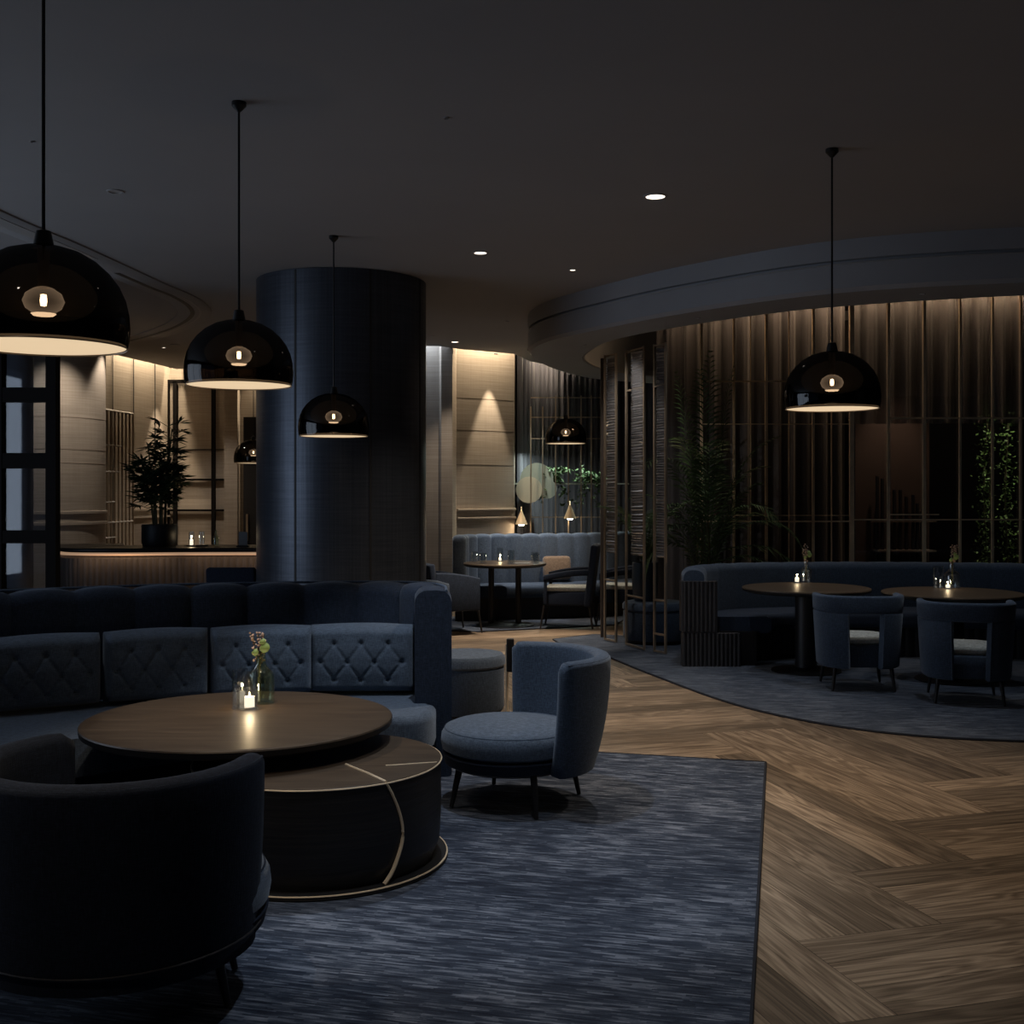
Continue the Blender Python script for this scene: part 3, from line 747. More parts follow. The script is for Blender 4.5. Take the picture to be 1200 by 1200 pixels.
# ------------------------------------------------------------------ curtains
def curtain(ctrl, name, mat, label, cat='curtain', z0=.02, z1=3.97, pitch=.17, amp=.06, seed=1):
    path, tot = spline(ctrl, .0125)
    rg = random.Random(seed); ph = [rg.uniform(-.35, .35) for _ in range(400)]
    mb = MB(); L = 0; prev = None; ds = []
    for p in path:
        if prev: L += math.hypot(p[0]-prev[0], p[1]-prev[1])
        prev = p; k = L/pitch; i = int(k); jit = ph[i]*(1-(k-i))+ph[i+1]*(k-i)
        ds.append(amp*math.sin(2*PI*(k+jit*.5))+amp*.25*math.sin(2*PI*2.3*k))
    rings = []
    for p, d in zip(path, ds): rings.append([(p[0]+p[2]*(d), p[1]+p[3]*(d), z0), (p[0]+p[2]*d, p[1]+p[3]*d, z1)])
    mb.loops(rings, closed=False)
    o = mb.build(name, mat, angle=80)
    return tag(o, label, cat)
curtain([(1.72, 13.3), (1.85, 13.1), (2.1, 12.98), (2.6, 12.95), (3.75, 12.93)], 'curtain', 'curtain', 'long pleated taupe curtain hanging behind the big palm', seed=2)
curtain([(3.78, 12.93), (4.8, 12.86), (6.8, 12.75)], 'curtain', 'sheer', 'short sheer pleated curtain hanging at the top of the right glazing', pitch=.2, seed=3, z0=2.35)
curtain([(.09, 16.0), (.3, 16.5), (.75, 17.25), (1.35, 17.95), (2.1, 18.35), (3.4, 18.5)], 'curtain', 'curtain_dark', 'dark pleated curtain around the far alcove', pitch=.15, amp=.04, seed=4)

# ------------------------------------------------------------------ right glazing (window_1)
YG = 12.6
mb = MB()
xs = [(822, 3), (860, 2.2), (898, 2.8), (953, 2.5), (998, 5), (1041, 3), (1083, 3.2), (1125, 2), (1163, 2), (1196, 2.2), (1236, 2.5), (1275, 2.5)]
for x, wpx in xs: mb.box((yw(x, YG), YG, 1.97), (wpx*YG/F, .04, 3.94))
for x, wpx in ((880, 1), (925, 1), (975, 1)): mb.box((yw(x, YG), YG+.02, 1.97), (.010, .02, 3.94))
def hrail(xa, xb, y, wpx=1.6): mb.box(((yw(xa, YG)+yw(xb, YG))/2, YG, zw(y, YG)), (yw(xb, YG)-yw(xa, YG), .03, wpx*YG/F))
hrail(822, 998, 447); hrail(822, 998, 497, 1); hrail(822, 998, 611, 1.8); hrail(822, 998, 604, .8)
hrail(1041, 1275, 490, 2); hrail(998, 1275, 609, 1.4); hrail(1041, 1100, 603, 1.2)
mb.box((yw(1050, YG), YG, .06), (yw(1275, YG)-yw(822, YG)+.02, .06, .12))
w1 = mb.build('window_1', 'brass', smooth=False); struct(w1, 'tall glazed screen with slim brass mullions behind the right banquette', 'window')
MB().box(((yw(1000, YG)+yw(1275, YG))/2, YG+.03, 1.97), (yw(1275, YG)-yw(1000, YG), .008, 3.94)).build('glass_pane', M['pane'], w1, smooth=False)

# items behind the glazing
t = thing('lit_panel', 'dim brown backlit panel with dark slats seen through the right glazing', 'wall panel', (0, 14.2, 0))
xa, xb = yw(1003, 14.2), yw(1090, 14.2)
MB().box(((xa+xb)/2, .05, 1.15+.6), (xb-xa, .05, 2.3)).build('backboard', 'brown_panel', t, smooth=False)
MB().box(((xa+xb)/2, .05, .3), (xb-xa, .05, .6)).build('skirt', 'darker', t, smooth=False)
mb = MB()
for x, y in ((1028, 558), (1034, 561), (1040, 566), (1048, 574), (1055, 574), (1062, 582), (1070, 580), (1075, 590), (1080, 600)):
    h = zw(y, 14.1)-.7; mb.box((yw(x, 14.1), -.1, .7+h/2), (.03, .04, h))
mb.build('slats', 'darker', t, smooth=False)
mb = MB(); mb.box((yw(1058, 14.1), -.12, zw(611, 14.1)), (.8, .05, .015)); mb.box((yw(1058, 14.1), -.12, zw(645, 14.1)), (.7, .3, .02)); mb.build('shelf', 'bronze', t, smooth=False)
light('SPOT', (yw(1045, 14.2), -.5, 3.3), 40, (1, .62, .4), t, 'panel_light', .05, 60, .9, aim=(yw(1045, 14.2), -.0, 1.6))

# vines
def leaf_quads(mb, c, n, rad, size, rg, squash=(1, 1, 1)):
    for _ in range(n):
        v = Vector((rg.gauss(0, 1), rg.gauss(0, 1), rg.gauss(0, 1)))
        p = Vector(c)+Vector((v.x*rad*squash[0], v.y*rad*squash[1], v.z*rad*squash[2]))
        d = Vector((rg.uniform(-1, 1), rg.uniform(-1, 1), rg.uniform(-1, .6))).normalized()
        s = d.cross(Vector((rg.uniform(-1, 1), rg.uniform(-1, 1), 1))).normalized()
        L = size*rg.uniform(.6, 1.3); up = d.cross(s)*L*.12
        mb.quad([p, p+d*L*.5+s*L*.3+up, p+d*L, p+d*L*.5-s*L*.3+up])
for x, ytop, lab, sd in ((1155, 455, 'climbing green vine column left of the far right mullion behind glass', 5), (1180, 470, 'climbing green vine column at the right edge behind glass', 9)):
    rg = random.Random(sd); X = yw(x, 13.5); zt = zw(ytop, 13.5)
    t = thing('climbing_vine', lab, 'vine', (X, 13.5, 0), 0, 'green vines behind the glazing')
    MB().tube([(.02*math.sin(z*3), 0, z) for z in [i*.1 for i in range(int(zt*10)+1)]], .012, 6).build('stem', 'stem', t)
    mb = MB(); z = .6
    while z < zt:
        leaf_quads(mb, (rg.uniform(-.04, .04), 0, z), 10, .045, .045, rg, (1, 1, 1)); z += .035
    o = mb.build('foliage', 'leaf_bright', t, smooth=False, recalc=False)
    light('SPOT', (.1, -.6, 3.4), 40, (1, .9, .7), t, 'vine_fill', .03, 36, .8, aim=(0, 0, 1.6))  # spot from above, added to brighten the vines
wv = MB().box((5.4, 14.9, 1.9), (2.9, .06, 3.8)).build('wall_behind_glass', 'darker', smooth=False); struct(wv, 'near black wall seen behind the glazed screen', 'wall')

# ------------------------------------------------------------------ far alcove decor
YA = 15.95
t = thing('wall_shelf', 'pale floating shelf with frosted band in the far alcove', 'shelf', (0, 0, 0))
xa, xb = yw(603, YA), yw(737, YA)
MB().box(((xa+xb)/2, YA+.1, zw(567, YA)), (xb-xa, .22, .02)).build('shelf_board', 'pale_disc', t, smooth=False)
MB().box(((xa+yw(650, YA))/2, YA+.17, zw(575, YA)), (yw(650, YA)-xa, .02, .16)).build('back_band', glassy('frosted_band', (.5, .56, .52), .3), t, smooth=False)
light('AREA', ((xa+xb)/2, YA-.02, zw(560, YA)+.35), 12, (.85, 1, .9), t, 'shelf_fill', sx=1.2, sy=.05, aim=None, rot=(0, 0, 0))  # unseen area lamp added to brighten the shelf board
def disc(x, y, rp, Y, mat, label):
    o = MB().lathe([(0, 0), (rp*Y/F-.004, 0), (rp*Y/F, .004), (rp*Y/F, .014), (0, .014)], seg=48).build('wall_disc', mat)
    o.rotation_euler = (PI/2, 0, 0); p = px(x, y, Y); o.location = p
    return tag(o, label, 'wall art', 'round discs above the far banquette')
disc(629, 562, 19.5, YA-.07, 'pale_disc', 'largest pale grey green disc above the alcove shelf')
disc(620, 574, 15.5, YA-.10, 'cream_disc', 'cream disc overlapping the lower left of the large disc')
disc(641, 573, 11.5, YA-.085, 'pale_disc', 'smallest grey green disc at the right of the cluster')
t = thing('metal_trellis', 'thin bronze lattice trellis standing across the far alcove', 'trellis', (0, 0, 0))
mb = MB(); YT = 15.75
for x in (622, 636, 651, 666, 681, 693, 706, 720): mb.box((yw(x, YT), YT, 1.45), (.014, .014, 2.9 if x > 640 else 2.6))
for y in (466, 489, 514, 606): mb.box(((yw(622, YT)+yw(720, YT))/2, YT, zw(y, YT)), (yw(720, YT)-yw(622, YT), .012, .012))
mb.build('bars', 'bronze', t, smooth=False)
# shelf plants
rg = random.Random(21)
for (x, y, lab) in ((648, 552, 'bushy green plant on the alcove shelf beside the discs'), (692, 548, 'bushy green plant on the alcove shelf near the bronze divider')):
    p = px(x, 566, YA+.08)
    t = thing('shelf_plant', lab, 'plant', (p.x, YA+.06, zw(566, YA)+.005), 0, 'plants on the alcove shelf')
    MB().lathe([(0, 0), (.05, 0), (.06, .09), (.052, .09), (.05, .08), (0, .08)], seg=20).build('pot', 'pot', t)
    mb = MB()
    for _ in range(16):
        a = rg.uniform(0, 2*PI); e = Vector((math.cos(a)*.2, -abs(math.sin(a))*.12-.02, rg.uniform(-.30, .20)))
        pts = [Vector((0, 0, .08)), Vector((e.x*.5, e.y*.6, .14+e.z*.2)), Vector((e.x, e.y-.02, e.z))]
        for k in range(7):
            u = k/6; q = pts[0]*(1-u)**2+pts[1]*2*u*(1-u)+pts[2]*u*u
            leaf_quads(mb, q, 4, .025, .06, rg)
    mb.build('foliage', 'leaf', t, smooth=False, recalc=False)
# wall lamps
for x, y, lab in ((607, 605, 'small copper cone wall lamp beside the spotlit wall'), (668, 598, 'small copper cone wall lamp under the alcove plants')):
    Yl = 15.55; p = px(x, y, Yl)
    if x < 620: p = px(x+4, y, 15.6)
    t = thing('wall_lamp', lab, 'wall lamp', p, 0, 'copper cone wall lamps')
    MB().ring([(.085, -.11), (.012, .07), (.008, .07), (.080, -.11)], seg=28).build('shade', 'brass', t)
    MB().lathe([(0, -.13), (.035, -.125), (.04, -.09), (.014, -.02), (0, 0)], seg=14).build('bulb', glow('warm_bulb_%d' % x, (1, .8, .55), 14), t)
    MB().tube([(0, 0, .075), (0, .05, .12), (0, .19, .12)], .007, 8).build('arm', 'brass', t)
    light('POINT', (0, 0, -.12), 3, (1, .75, .45), t, 'cone_light', .03)

# ------------------------------------------------------------------ channelled banquettes and the foreground sofa
def channel_back(path, tot, d0, d1, z0, z1, pitch, amp, rad, lean=0.0, both=False):
    n = len(path); st = tot/(n-1)
    def sec(i):
        k = (i*st/pitch) % 1.0; prof = abs(math.sin(PI*k))**.28
        a = amp*(1-prof)
        q = rr(d0, d1-a, z0, z1-a*.8, rad, 5, .02)
        return [(d-(lean*(z-z0)/(z1-z0) if d > (d0+d1)/2 else 0), z) for d, z in q]
    return sec
# foreground sofa
sofa_ctrl = [(-4.9, 3.9), (-4.55, 4.7), (-4.0, 5.45), (-3.4, 6.03), (-2.87, 6.42), (-2.3, 6.74), (-1.8, 6.92), (-1.15, 7.06), (-.75, 7.08), (-.50, 6.98), (-.37, 6.75), (-.335, 6.4)]
spth, stot = spline(sofa_ctrl, .022)
t = thing('curved_sofa', 'long curved navy sofa with a channelled back in the foreground', 'sofa')
SOFA = t
MB().sweep(spth, channel_back(spth, stot, 0, .21, .013, 1.05, .335, .055, .07)).build('backrest', 'navy_deep', t, angle=50)
k_ = 1
while k_*.335 < stot-.05:
    p = spth[int(round(k_*.335/stot*(len(spth)-1)))]
    MB().tube([(p[0]+p[2]*(.163-.07*u), p[1]+p[3]*(.163-.07*u), .013+u*(1.05-.013)) for u in (.42, .6, .8, .93)], .0045, 6).build('channel_piping', 'slate', t)
    k_ += 1
mb = MB(); mb.tube([(p[0]+p[2]*.03, p[1]+p[3]*.03, 1.043) for p in spth], .008, 6); mb.build('piping', 'navy', t)
back_in = [(p[0]+p[2]*.20, p[1]+p[3]*.20) for p in spth if True]
fr_ctrl = [(-3.75, 3.3), (-3.3, 4.15), (-2.75, 4.85), (-2.25, 5.32), (-1.9, 5.62), (-1.45, 5.93), (-1.0, 6.03), (-.62, 5.98), (-.47, 6.05), (-.42, 6.2)]
fp, _ = spline(fr_ctrl, .05)
# seat: inner back line up to near the arm, then front line reversed
bl = [(x, y) for x, y in back_in[::3]]
bl = [p for p in bl if not (p[0] > -.545 and p[1] < 6.45)]
seatpoly = bl+[(-.545, 6.42), (-.42, 6.38)]+[(p[0], p[1]) for p in fp[::-1]]
MB().prism(seatpoly, .235, .42, .045, 5).build('seat', 'slate', t, angle=50)
def inset(poly, d):
    n = len(poly); out = []
    for i in range(n):
        a = Vector((*poly[i-1], 0)); b = Vector((*poly[(i+1) % n], 0)); tt = (b-a).normalized(); out.append((poly[i][0]+tt.y*-d*-1*0+(-tt.y)*-d, poly[i][1]+(tt.x)*-d))
    return out
front_in = [(p[0]-p[2]*.07, p[1]-p[3]*.07) for p in fp[:-3]]
MB().prism(bl+[(-.57, 6.42)]+front_in[::-1], .04, .24).build('seat_base', 'navy_deep', t, angle=50)
MB().prism(bl+[(-.60, 6.42)]+[(p[0]-p[2]*.12, p[1]-p[3]*.12) for p in fp[:-3]][::-1], .0125, .04).build('plinth', 'black_metal', t, angle=50)

def tufted(wd, ht, th, seed=0):
    nu, nv = 88, 54; rg = random.Random(seed)
    btn = []
    rows = 3
    for r_ in range(rows):
        v = .22+.26*r_; k = 3 if r_ % 2 == 0 else 4
        for c in range(k): btn.append(((c+.5+(0 if k == 4 else .5))/4 if k == 3 else (c+.5)/4, v))
    lines = []
    for i, a in enumerate(btn):
        for b in btn[i+1:]:
            if abs(abs(a[1]-b[1])-.26) < .01 and abs(a[0]-b[0]) < .14: lines.append((a, b))
    def h(u, v):
        e = min(u, 1-u)*wd; f = min(v, 1-v)*ht
        edge = min(1, math.sqrt(max(0, 1-(1-min(e/.05, 1))**2)))*min(1, math.sqrt(max(0, 1-(1-min(f/.05, 1))**2)))
        d = 0
        for bu, bv in btn:
            rr2 = ((u-bu)*wd)**2+((v-bv)*ht)**2; d = max(d, .018*math.exp(-rr2/.00022)+.006*math.exp(-rr2/.003))
        for (a, b) in lines:
            ax, ay, bx, by = a[0]*wd, a[1]*ht, b[0]*wd, b[1]*ht; x, y = u*wd, v*ht
            tt = ((x-ax)*(bx-ax)+(y-ay)*(by-ay))/((bx-ax)**2+(by-ay)**2); tt = max(0, min(1, tt))
            q = (x-ax-tt*(bx-ax))**2+(y-ay-tt*(by-ay))**2; d = max(d, .008*math.exp(-q/.00008)+.003*math.exp(-q/.0006))
        return (th*.62+.03*math.sin(PI*u)*math.sin(PI*v)-d)*edge
    mb = MB(); fr, bk = [], []
    for i in range(nu+1):
        u = .5-.5*math.cos(PI*i/nu) if False else i/nu
        rowf, rowb = [], []
        for j in range(nv+1):
            v = j/nv; x = (u-.5)*wd; z = v*ht
            bow = .012*math.sin(PI*u)*(1 if v > .5 else 0)*(v-.5)*2
            rowf.append((x, -th*.38-h(u, v), z+bow)); rowb.append((x, -th*.38+th*.38*min(1, min(min(u, 1-u)*wd, min(v, 1-v)*ht)/.03), z+bow))
        fr.append(rowf); bk.append(rowb)
    mb.loops(fr, closed=False); mb.loops(bk, closed=False)
    bmesh.ops.remove_doubles(mb.bm, verts=mb.bm.verts, dist=.0004)
    return mb, btn, h
def path_at(path, tot, s):
    i = max(0, min(len(path)-1, int(round(s/tot*(len(path)-1))))); return path[i]
# s of X=-.82
s_c4 = max(i for i, p in enumerate(spth) if p[0] < -.865)/(len(spth)-1)*stot
labs = ['tufted blue back cushion at the right end of the curved sofa', 'tufted blue back cushion behind the glass vase on the curved sofa',
        'tufted blue back cushion left of the vase, tilted slightly on the curved sofa', 'tufted blue back cushion at the far left edge of the frame on the sofa']
wds = [.62, .575, .565, .60]; offs = [0, .655, 1.27, 1.93]
for k in range(4):
    p = path_at(spth, stot, s_c4-offs[k]*1.02)
    mb, btn, hf_ = tufted(wds[k], .385, .20, k)
    loc = (p[0]+p[2]*.275, p[1]+p[3]*.275, .432)
    an = math.atan2(p[3], p[2])+PI/2
    t = thing('back_cushion', labs[k], 'cushion', loc, an, 'tufted back cushions on the curved sofa')
    c = mb.build('cushion_body', 'slate', t, angle=60)
    for bu, bv in btn:
        bb = MB(); y = -.2*.38-hf_(bu, bv); q = bmesh.ops.create_uvsphere(bb.bm, u_segments=8, v_segments=6, radius=.008)
        bmesh.ops.transform(bb.bm, matrix=Matrix.Translation(((bu-.5)*wds[k], y, bv*.385)) @ Matrix.Diagonal((1, .5, 1, 1)), verts=q['verts'])
        bb.build('button', 'navy', c)

# right banquette
b_ctrl = [(1.56, 10.48), (1.60, 10.85), (1.78, 11.2), (2.15, 11.48), (2.7, 11.64), (3.4, 11.7), (4.3, 11.62), (5.3, 11.4), (6.2, 11.1)]
bp, btot = spline(b_ctrl, .025)
t = thing('banquette', 'long curved navy banquette with fluted end panel along the right glazing', 'banquette')
MB().sweep(bp, channel_back(bp, btot, 0, .20, .32, .885, .30, .012, .07)).build('backrest', 'navy', t, angle=50)
MB().sweep(bp[2:], rr(.20, .80, .30, .45, .05)).build('seat', 'navy_deep', t, angle=50)
def flute(i): 
    k = (i % 4)/4; a = .012*abs(math.sin(PI*k)); return [(0.02, .013), (0.02, .32), (.66+a, .32), (.66+a, .013)]
MB().sweep(bp[1:], flute).build('fluted_base', 'black_wood', t, angle=20)
mb = MB()
mb.box((1.70, 10.45, .545), (.31, .09, .47)); 
for i in range(8): mb.cyl((1.562+i*.038, 10.402, .33), .015, .45, 8)
for i in range(3): mb.cyl((1.54, 10.42+i*.04, .33), .015, .45, 8)
mb.build('end_panel', 'fluted_dark', t, angle=30)
mb = MB(); mb.box((1.80, 10.46, .162), (.52, .10, .297))
for i in range(14): mb.cyl((1.555+i*.038, 10.405, .013), .015, .297, 8)
mb.build('end_plinth', 'fluted_dark', t, angle=30)

# far banquette
f_ctrl = [(-.72, 14.0), (-.72, 14.3), (-.55, 14.55), (-.2, 14.72), (.35, 14.85), (.85, 15.02), (1.3, 15.3), (1.6, 15.6)]
f2, ftot = spline(f_ctrl, .025)
t = thing('banquette', 'far curved blue banquette with tall channels under the alcove lamps', 'banquette')
MB().sweep(f2, channel_back(f2, ftot, 0, .17, .30, 1.055, .22, .045, .05)).build('backrest', 'slate', t, angle=50)
MB().sweep(f2, rr(.17, .66, .28, .44, .05)).build('seat', 'navy', t, angle=50)
MB().sweep(f2, [(0.03, .018), (.03, .30), (.55, .30), (.55, .018)]).build('base', 'black_wood', t, angle=50)
light('SPOT', (0.25, 14.1, 3.38), 150, (.8, .9, 1), t, 'banquette_fill', .03, 44, .8, aim=(.25, 14.7, .9))  # added spot without a fitting; brightens the banquette back
p = px(654, 646, 14.25)
o = MB().box((0, 0, 0), (.36, .12, .30), bev=.045).build('scatter_cushion', 'brown_cushion')
o.location = (p.x, 14.62, .62); o.rotation_euler = (math.radians(-12), 0, .2); tag(o, 'brown cushion leaning on the far blue banquette', 'cushion')

# ------------------------------------------------------------------ barrel lounge chairs
def shell_ring(th0, th1, n, cfun):
    out = []
    for i in range(n+1):
        a = th0+(th1-th0)*i/n; out.append((0, 0, math.cos(a), math.sin(a), a))
    return out
def barrel_chair(label, loc, ang, half, ro_b, ro_t, zt, mats, seat_r, legr=.30, seat_off=.03, zb=.20, seatz=.42, droop=0.0, legs=None, trim=False):
    t = thing('lounge_chair', label, 'lounge chair', loc, ang)      # back points along +X local
    n = 40; rings = []
    th = .085
    ringsec = rr(0, 1, 0, 1, .5)
    for i in range(n+1):
        a = -half+2*half*i/n; e = min(i, n-i)/n
        er = min(1, e/.045); er = math.sqrt(max(0, 1-(1-er)**2)); thk = th*(.35+.65*er)
        ztt = zt-(1-er)*.035-droop*(abs(a)/half)**3
        zbb = zb+.02*(1-er)
        pr = []
        def ro(z): 
            u = (z-zb)/(zt-zb); return ro_b+(ro_t-ro_b)*(1-(1-u)**2.2)
        K = 9
        for k in range(K+1):
            z = zbb+(ztt-.03-zbb)*k/K; pr.append((ro(z)-(th-thk)/2, z))
        for k in range(1, 8):
            q = PI*k/8; pr.append((ro(ztt)-th/2+math.cos(q)*thk/2, ztt-.03+.03*math.sin(q)))
        for k in range(K, -1, -1):
            z = zbb+(ztt-.03-zbb)*k/K; pr.append((ro(z)-th+(th-thk)/2, z))
        rings.append([(math.cos(a)*d, math.sin(a)*d, z) for d, z in pr])
    mb = MB(); mb.loops(rings); o = mb.build('backrest', mats[0], t, angle=55)
    # piping along outer top edge and down ends
    mb = MB(); pts = []
    for i in range(n+1):
        a = -half+2*half*i/n; pts.append((math.cos(a)*(ro_t-.012), math.sin(a)*(ro_t-.012), zt-.016-droop*(abs(a)/half)**3))
    mb.tube(pts[1:-1], .0055, 6); mb.build('piping', mats[3], o)
    c = seat_off
    MB().lathe([(0, .285), (seat_r-.03, .285), (seat_r-.006, .30), (seat_r, .335), (seat_r-.004, seatz-.05), (seat_r-.02, seatz-.022), (seat_r-.05, seatz-.008), (seat_r*.5, seatz+.004), (0, seatz+.006)], c=(-c, 0, 0), seg=64).build('seat', mats[1], t)
    mb = MB(); mb.tube([(-c+math.cos(q*2*PI/64)*(seat_r-.022), math.sin(q*2*PI/64)*(seat_r-.022), seatz-.024) for q in range(64)], .004, 6, wrap=True); mb.build('seat_piping', mats[0], t)
    MB().lathe([(0, .20), (seat_r-.07, .20), (seat_r-.02, .225), (seat_r-.008, .27), (seat_r-.03, .287), (0, .287)], c=(-c, 0, 0), seg=64).build('seat_frame', mats[2], t)
    mb = MB(); mb.tube([(-c+math.cos(q*2*PI/64)*(seat_r-.052), math.sin(q*2*PI/64)*(seat_r-.052), .214) for q in range(64)], .006, 6, wrap=True); mb.build('base_band', 'bronze', t)
    if trim:
        mb = MB(); mb.tube([(math.cos(-half+2*half*i/40)*(ro_b+.012), math.sin(-half+2*half*i/40)*(ro_b+.012), zb+.055) for i in range(41)], .003, 6); mb.build('shell_trim', 'fluted_dark', t)
    for k in range(4):
        a = math.radians(legs[k])-ang
        mb = MB(); mb.tube([(-c*.5+math.cos(a)*legr*.92, math.sin(a)*legr*.92, .22), (-c*.5+math.cos(a)*legr*1.06, math.sin(a)*legr*1.06, .018)], .019, 12, r2=.011); mb.build('leg', 'black_wood', t)
    return t
barrel_chair('round blue lounge chair with open front beside the drum table', (.045, 5.9, 0), math.radians(16), math.radians(80), .375, .46, .775, ('navy', 'slate', 'velvet_dark', 'navy_deep'), .36, .33, .05, legs=(20, 110, 202, 286))
barrel_chair('midnight blue lounge chair with its back to the viewer, lower left', (-1.225, 3.6, 0), math.radians(-112), math.radians(118), .425, .455, .785, ('velvet_dark', 'slate', 'velvet_dark', 'navy_deep'), .43, .33, .06, legs=(-14, 32, 112, 160), trim=True)

# ------------------------------------------------------------------ coffee tables
t = thing('coffee_table', 'large round walnut coffee table holding the glass vase', 'coffee table', (-1.26, 5.33, 0))
MB().lathe([(0, .552), (.684, .552), (.69, .552), (.700, .549), (.703, .543)], seg=128).build('tabletop', 'wood_top', t, angle=30)
MB().lathe([(0, .510), (.685, .510), (.700, .520), (.703, .5425), (0, .5425)], seg=128).build('top_edge', 'black_metal', t, angle=30)
o = MB().lathe([(.19, .0125), (.19, .512)], c=(-.10, .27, 0), seg=48).build('pedestal', 'drum', t)
mb = MB()
for a in (-PI*.97, -PI*.62, -PI*.3): mb.box((-.10+.19*math.cos(a), .27+.19*math.sin(a), .262), (.006, .006, .498), rz=a)
mb.build('brass_inlay', 'brass', t, smooth=False)
MB().lathe([(.20, .0125), (.205, .0125), (.205, .03), (.19, .032)], c=(-.10, .27, 0), seg=48).build('foot_plate', 'bronze', t)
DC, DR, DH = Vector((-.84, 5.0, 0)), .53, .44
t = thing('drum_table', 'low black drum table with walnut top and brass crack inlay', 'drum table', DC)
MB().lathe([(.0, .03), (.50, .03), (.525, .10), (.532, .25), (.530, DH-.012), (.0, DH-.012)], seg=128).build('body', 'drum', t, angle=40)
MB().lathe([(0, DH-.012), (.531, DH-.012), (.533, DH-.006), (.528, DH), (0, DH)], seg=128).build('top', 'wood_top', t, angle=30)
MB().lathe([(.0, .0125), (.555, .0125), (.56, .018), (.555, .032), (.0, .034)], seg=128).build('base_ring', 'drum', t)
mb = MB(); mb.tube([(math.cos(q*2*PI/128)*.557, math.sin(q*2*PI/128)*.557, .030) for q in range(128)], .004, 6, wrap=True); mb.build('base_trim', 'brass', t)
mb = MB(); mb.tube([(math.cos(q*2*PI/128)*.533, math.sin(q*2*PI/128)*.533, DH-.006) for q in range(128)], .0035, 6, wrap=True); mb.build('top_trim', 'brass', t)
def on_drum(x, y):
    u = (x-600)/F; v = -(y-YH)/F
    A = 1+u*u; Bq = -2*(u*DC.x+DC.y); Cq = DC.x**2+DC.y**2-DR**2
    Y = (-Bq-math.sqrt(max(Bq*Bq-4*A*Cq, 0)))/(2*A); return Vector((u*Y, Y, H+v*Y))-DC
crack = [on_drum(*p) for p in ((452, 916), (460, 932), (467, 950), (471, 968), (471, 985), (466, 1004), (459, 1022), (450, 1036))]
_c, _ = spline([(c.x, c.z) for c in crack], .02); crack = [Vector((q[0], -math.sqrt(max(DR**2-q[0]**2, 0)), q[1])) for q in _c]
crack = [Vector((c.x*1.004, c.y*1.004, max(min(c.z, DH-.005), .03))) for c in crack]
mb = MB(); mb.tube(crack, .005, 6, r2=.009)
tl = [flr(405, 896, DH)-Vector((DC.x, DC.y, 0)), flr(432, 907, DH)-Vector((DC.x, DC.y, 0)), crack[0]+Vector((0, 0, .004))]
mb.tube([(p.x, p.y, DH+.001) for p in tl], .005, 6)
mb.build('crack_inlay', 'brass', t)
mb = MB(); p1, p2 = flr(452, 897, DH)-DC, flr(512, 893, DH)-DC; mb.tube([(p1.x, p1.y, DH), (p2.x, p2.y, DH)], .0025, 6); mb.build('top_line', 'brass', t)

# ------------------------------------------------------------------ round dining tables
def dining_table(label, loc, r, n_ped=1, zt=.75, group=None):
    t = thing('dining_table', label, 'dining table', loc, 0, group)
    MB().lathe([(0, zt), (r-.02, zt), (r-.012, zt), (r-.002, zt-.004), (r, zt-.012)], seg=96).build('tabletop', 'wood_top', t, angle=30)
    MB().lathe([(0, zt-.04), (r-.03, zt-.04), (r-.008, zt-.03), (r, zt-.0125), (0, zt-.0125)], seg=96).build('top_edge', 'black_wood', t, angle=30)
    offs = [0] if n_ped == 1 else [-.16, .16]
    for q in offs:
        MB().lathe([(.16, zt-.055), (.16, zt-.04), (0, zt-.04)], c=(q, 0, 0), seg=32).build('mounting_plate', 'bronze', t)
        rp = .095 if n_ped == 1 else .035
        MB().lathe([(rp, .03), (rp, zt-.05)], c=(q, 0, 0), seg=24).build('pedestal', 'black_wood', t)
    rb = .30 if n_ped == 1 else .34
    MB().lathe([(0, .0125), (rb, .0125), (rb, .022), (rb*.5, .035), (rb*.36, .05), (0, .05)], seg=64).build('table_base', 'black_metal', t)
    return t
T1 = (2.59, 10.15, 0); T2 = (3.69, 9.66, 0); T3 = (-.085, 13.6, 0)
dining_table('round dining table nearer the fluted banquette end', T1, .555)
dining_table('round dining table at the right edge with two glass vessels', T2, .57)
dining_table('far round dining table on twin pedestals by the lit banquette', T3, .49, 2)

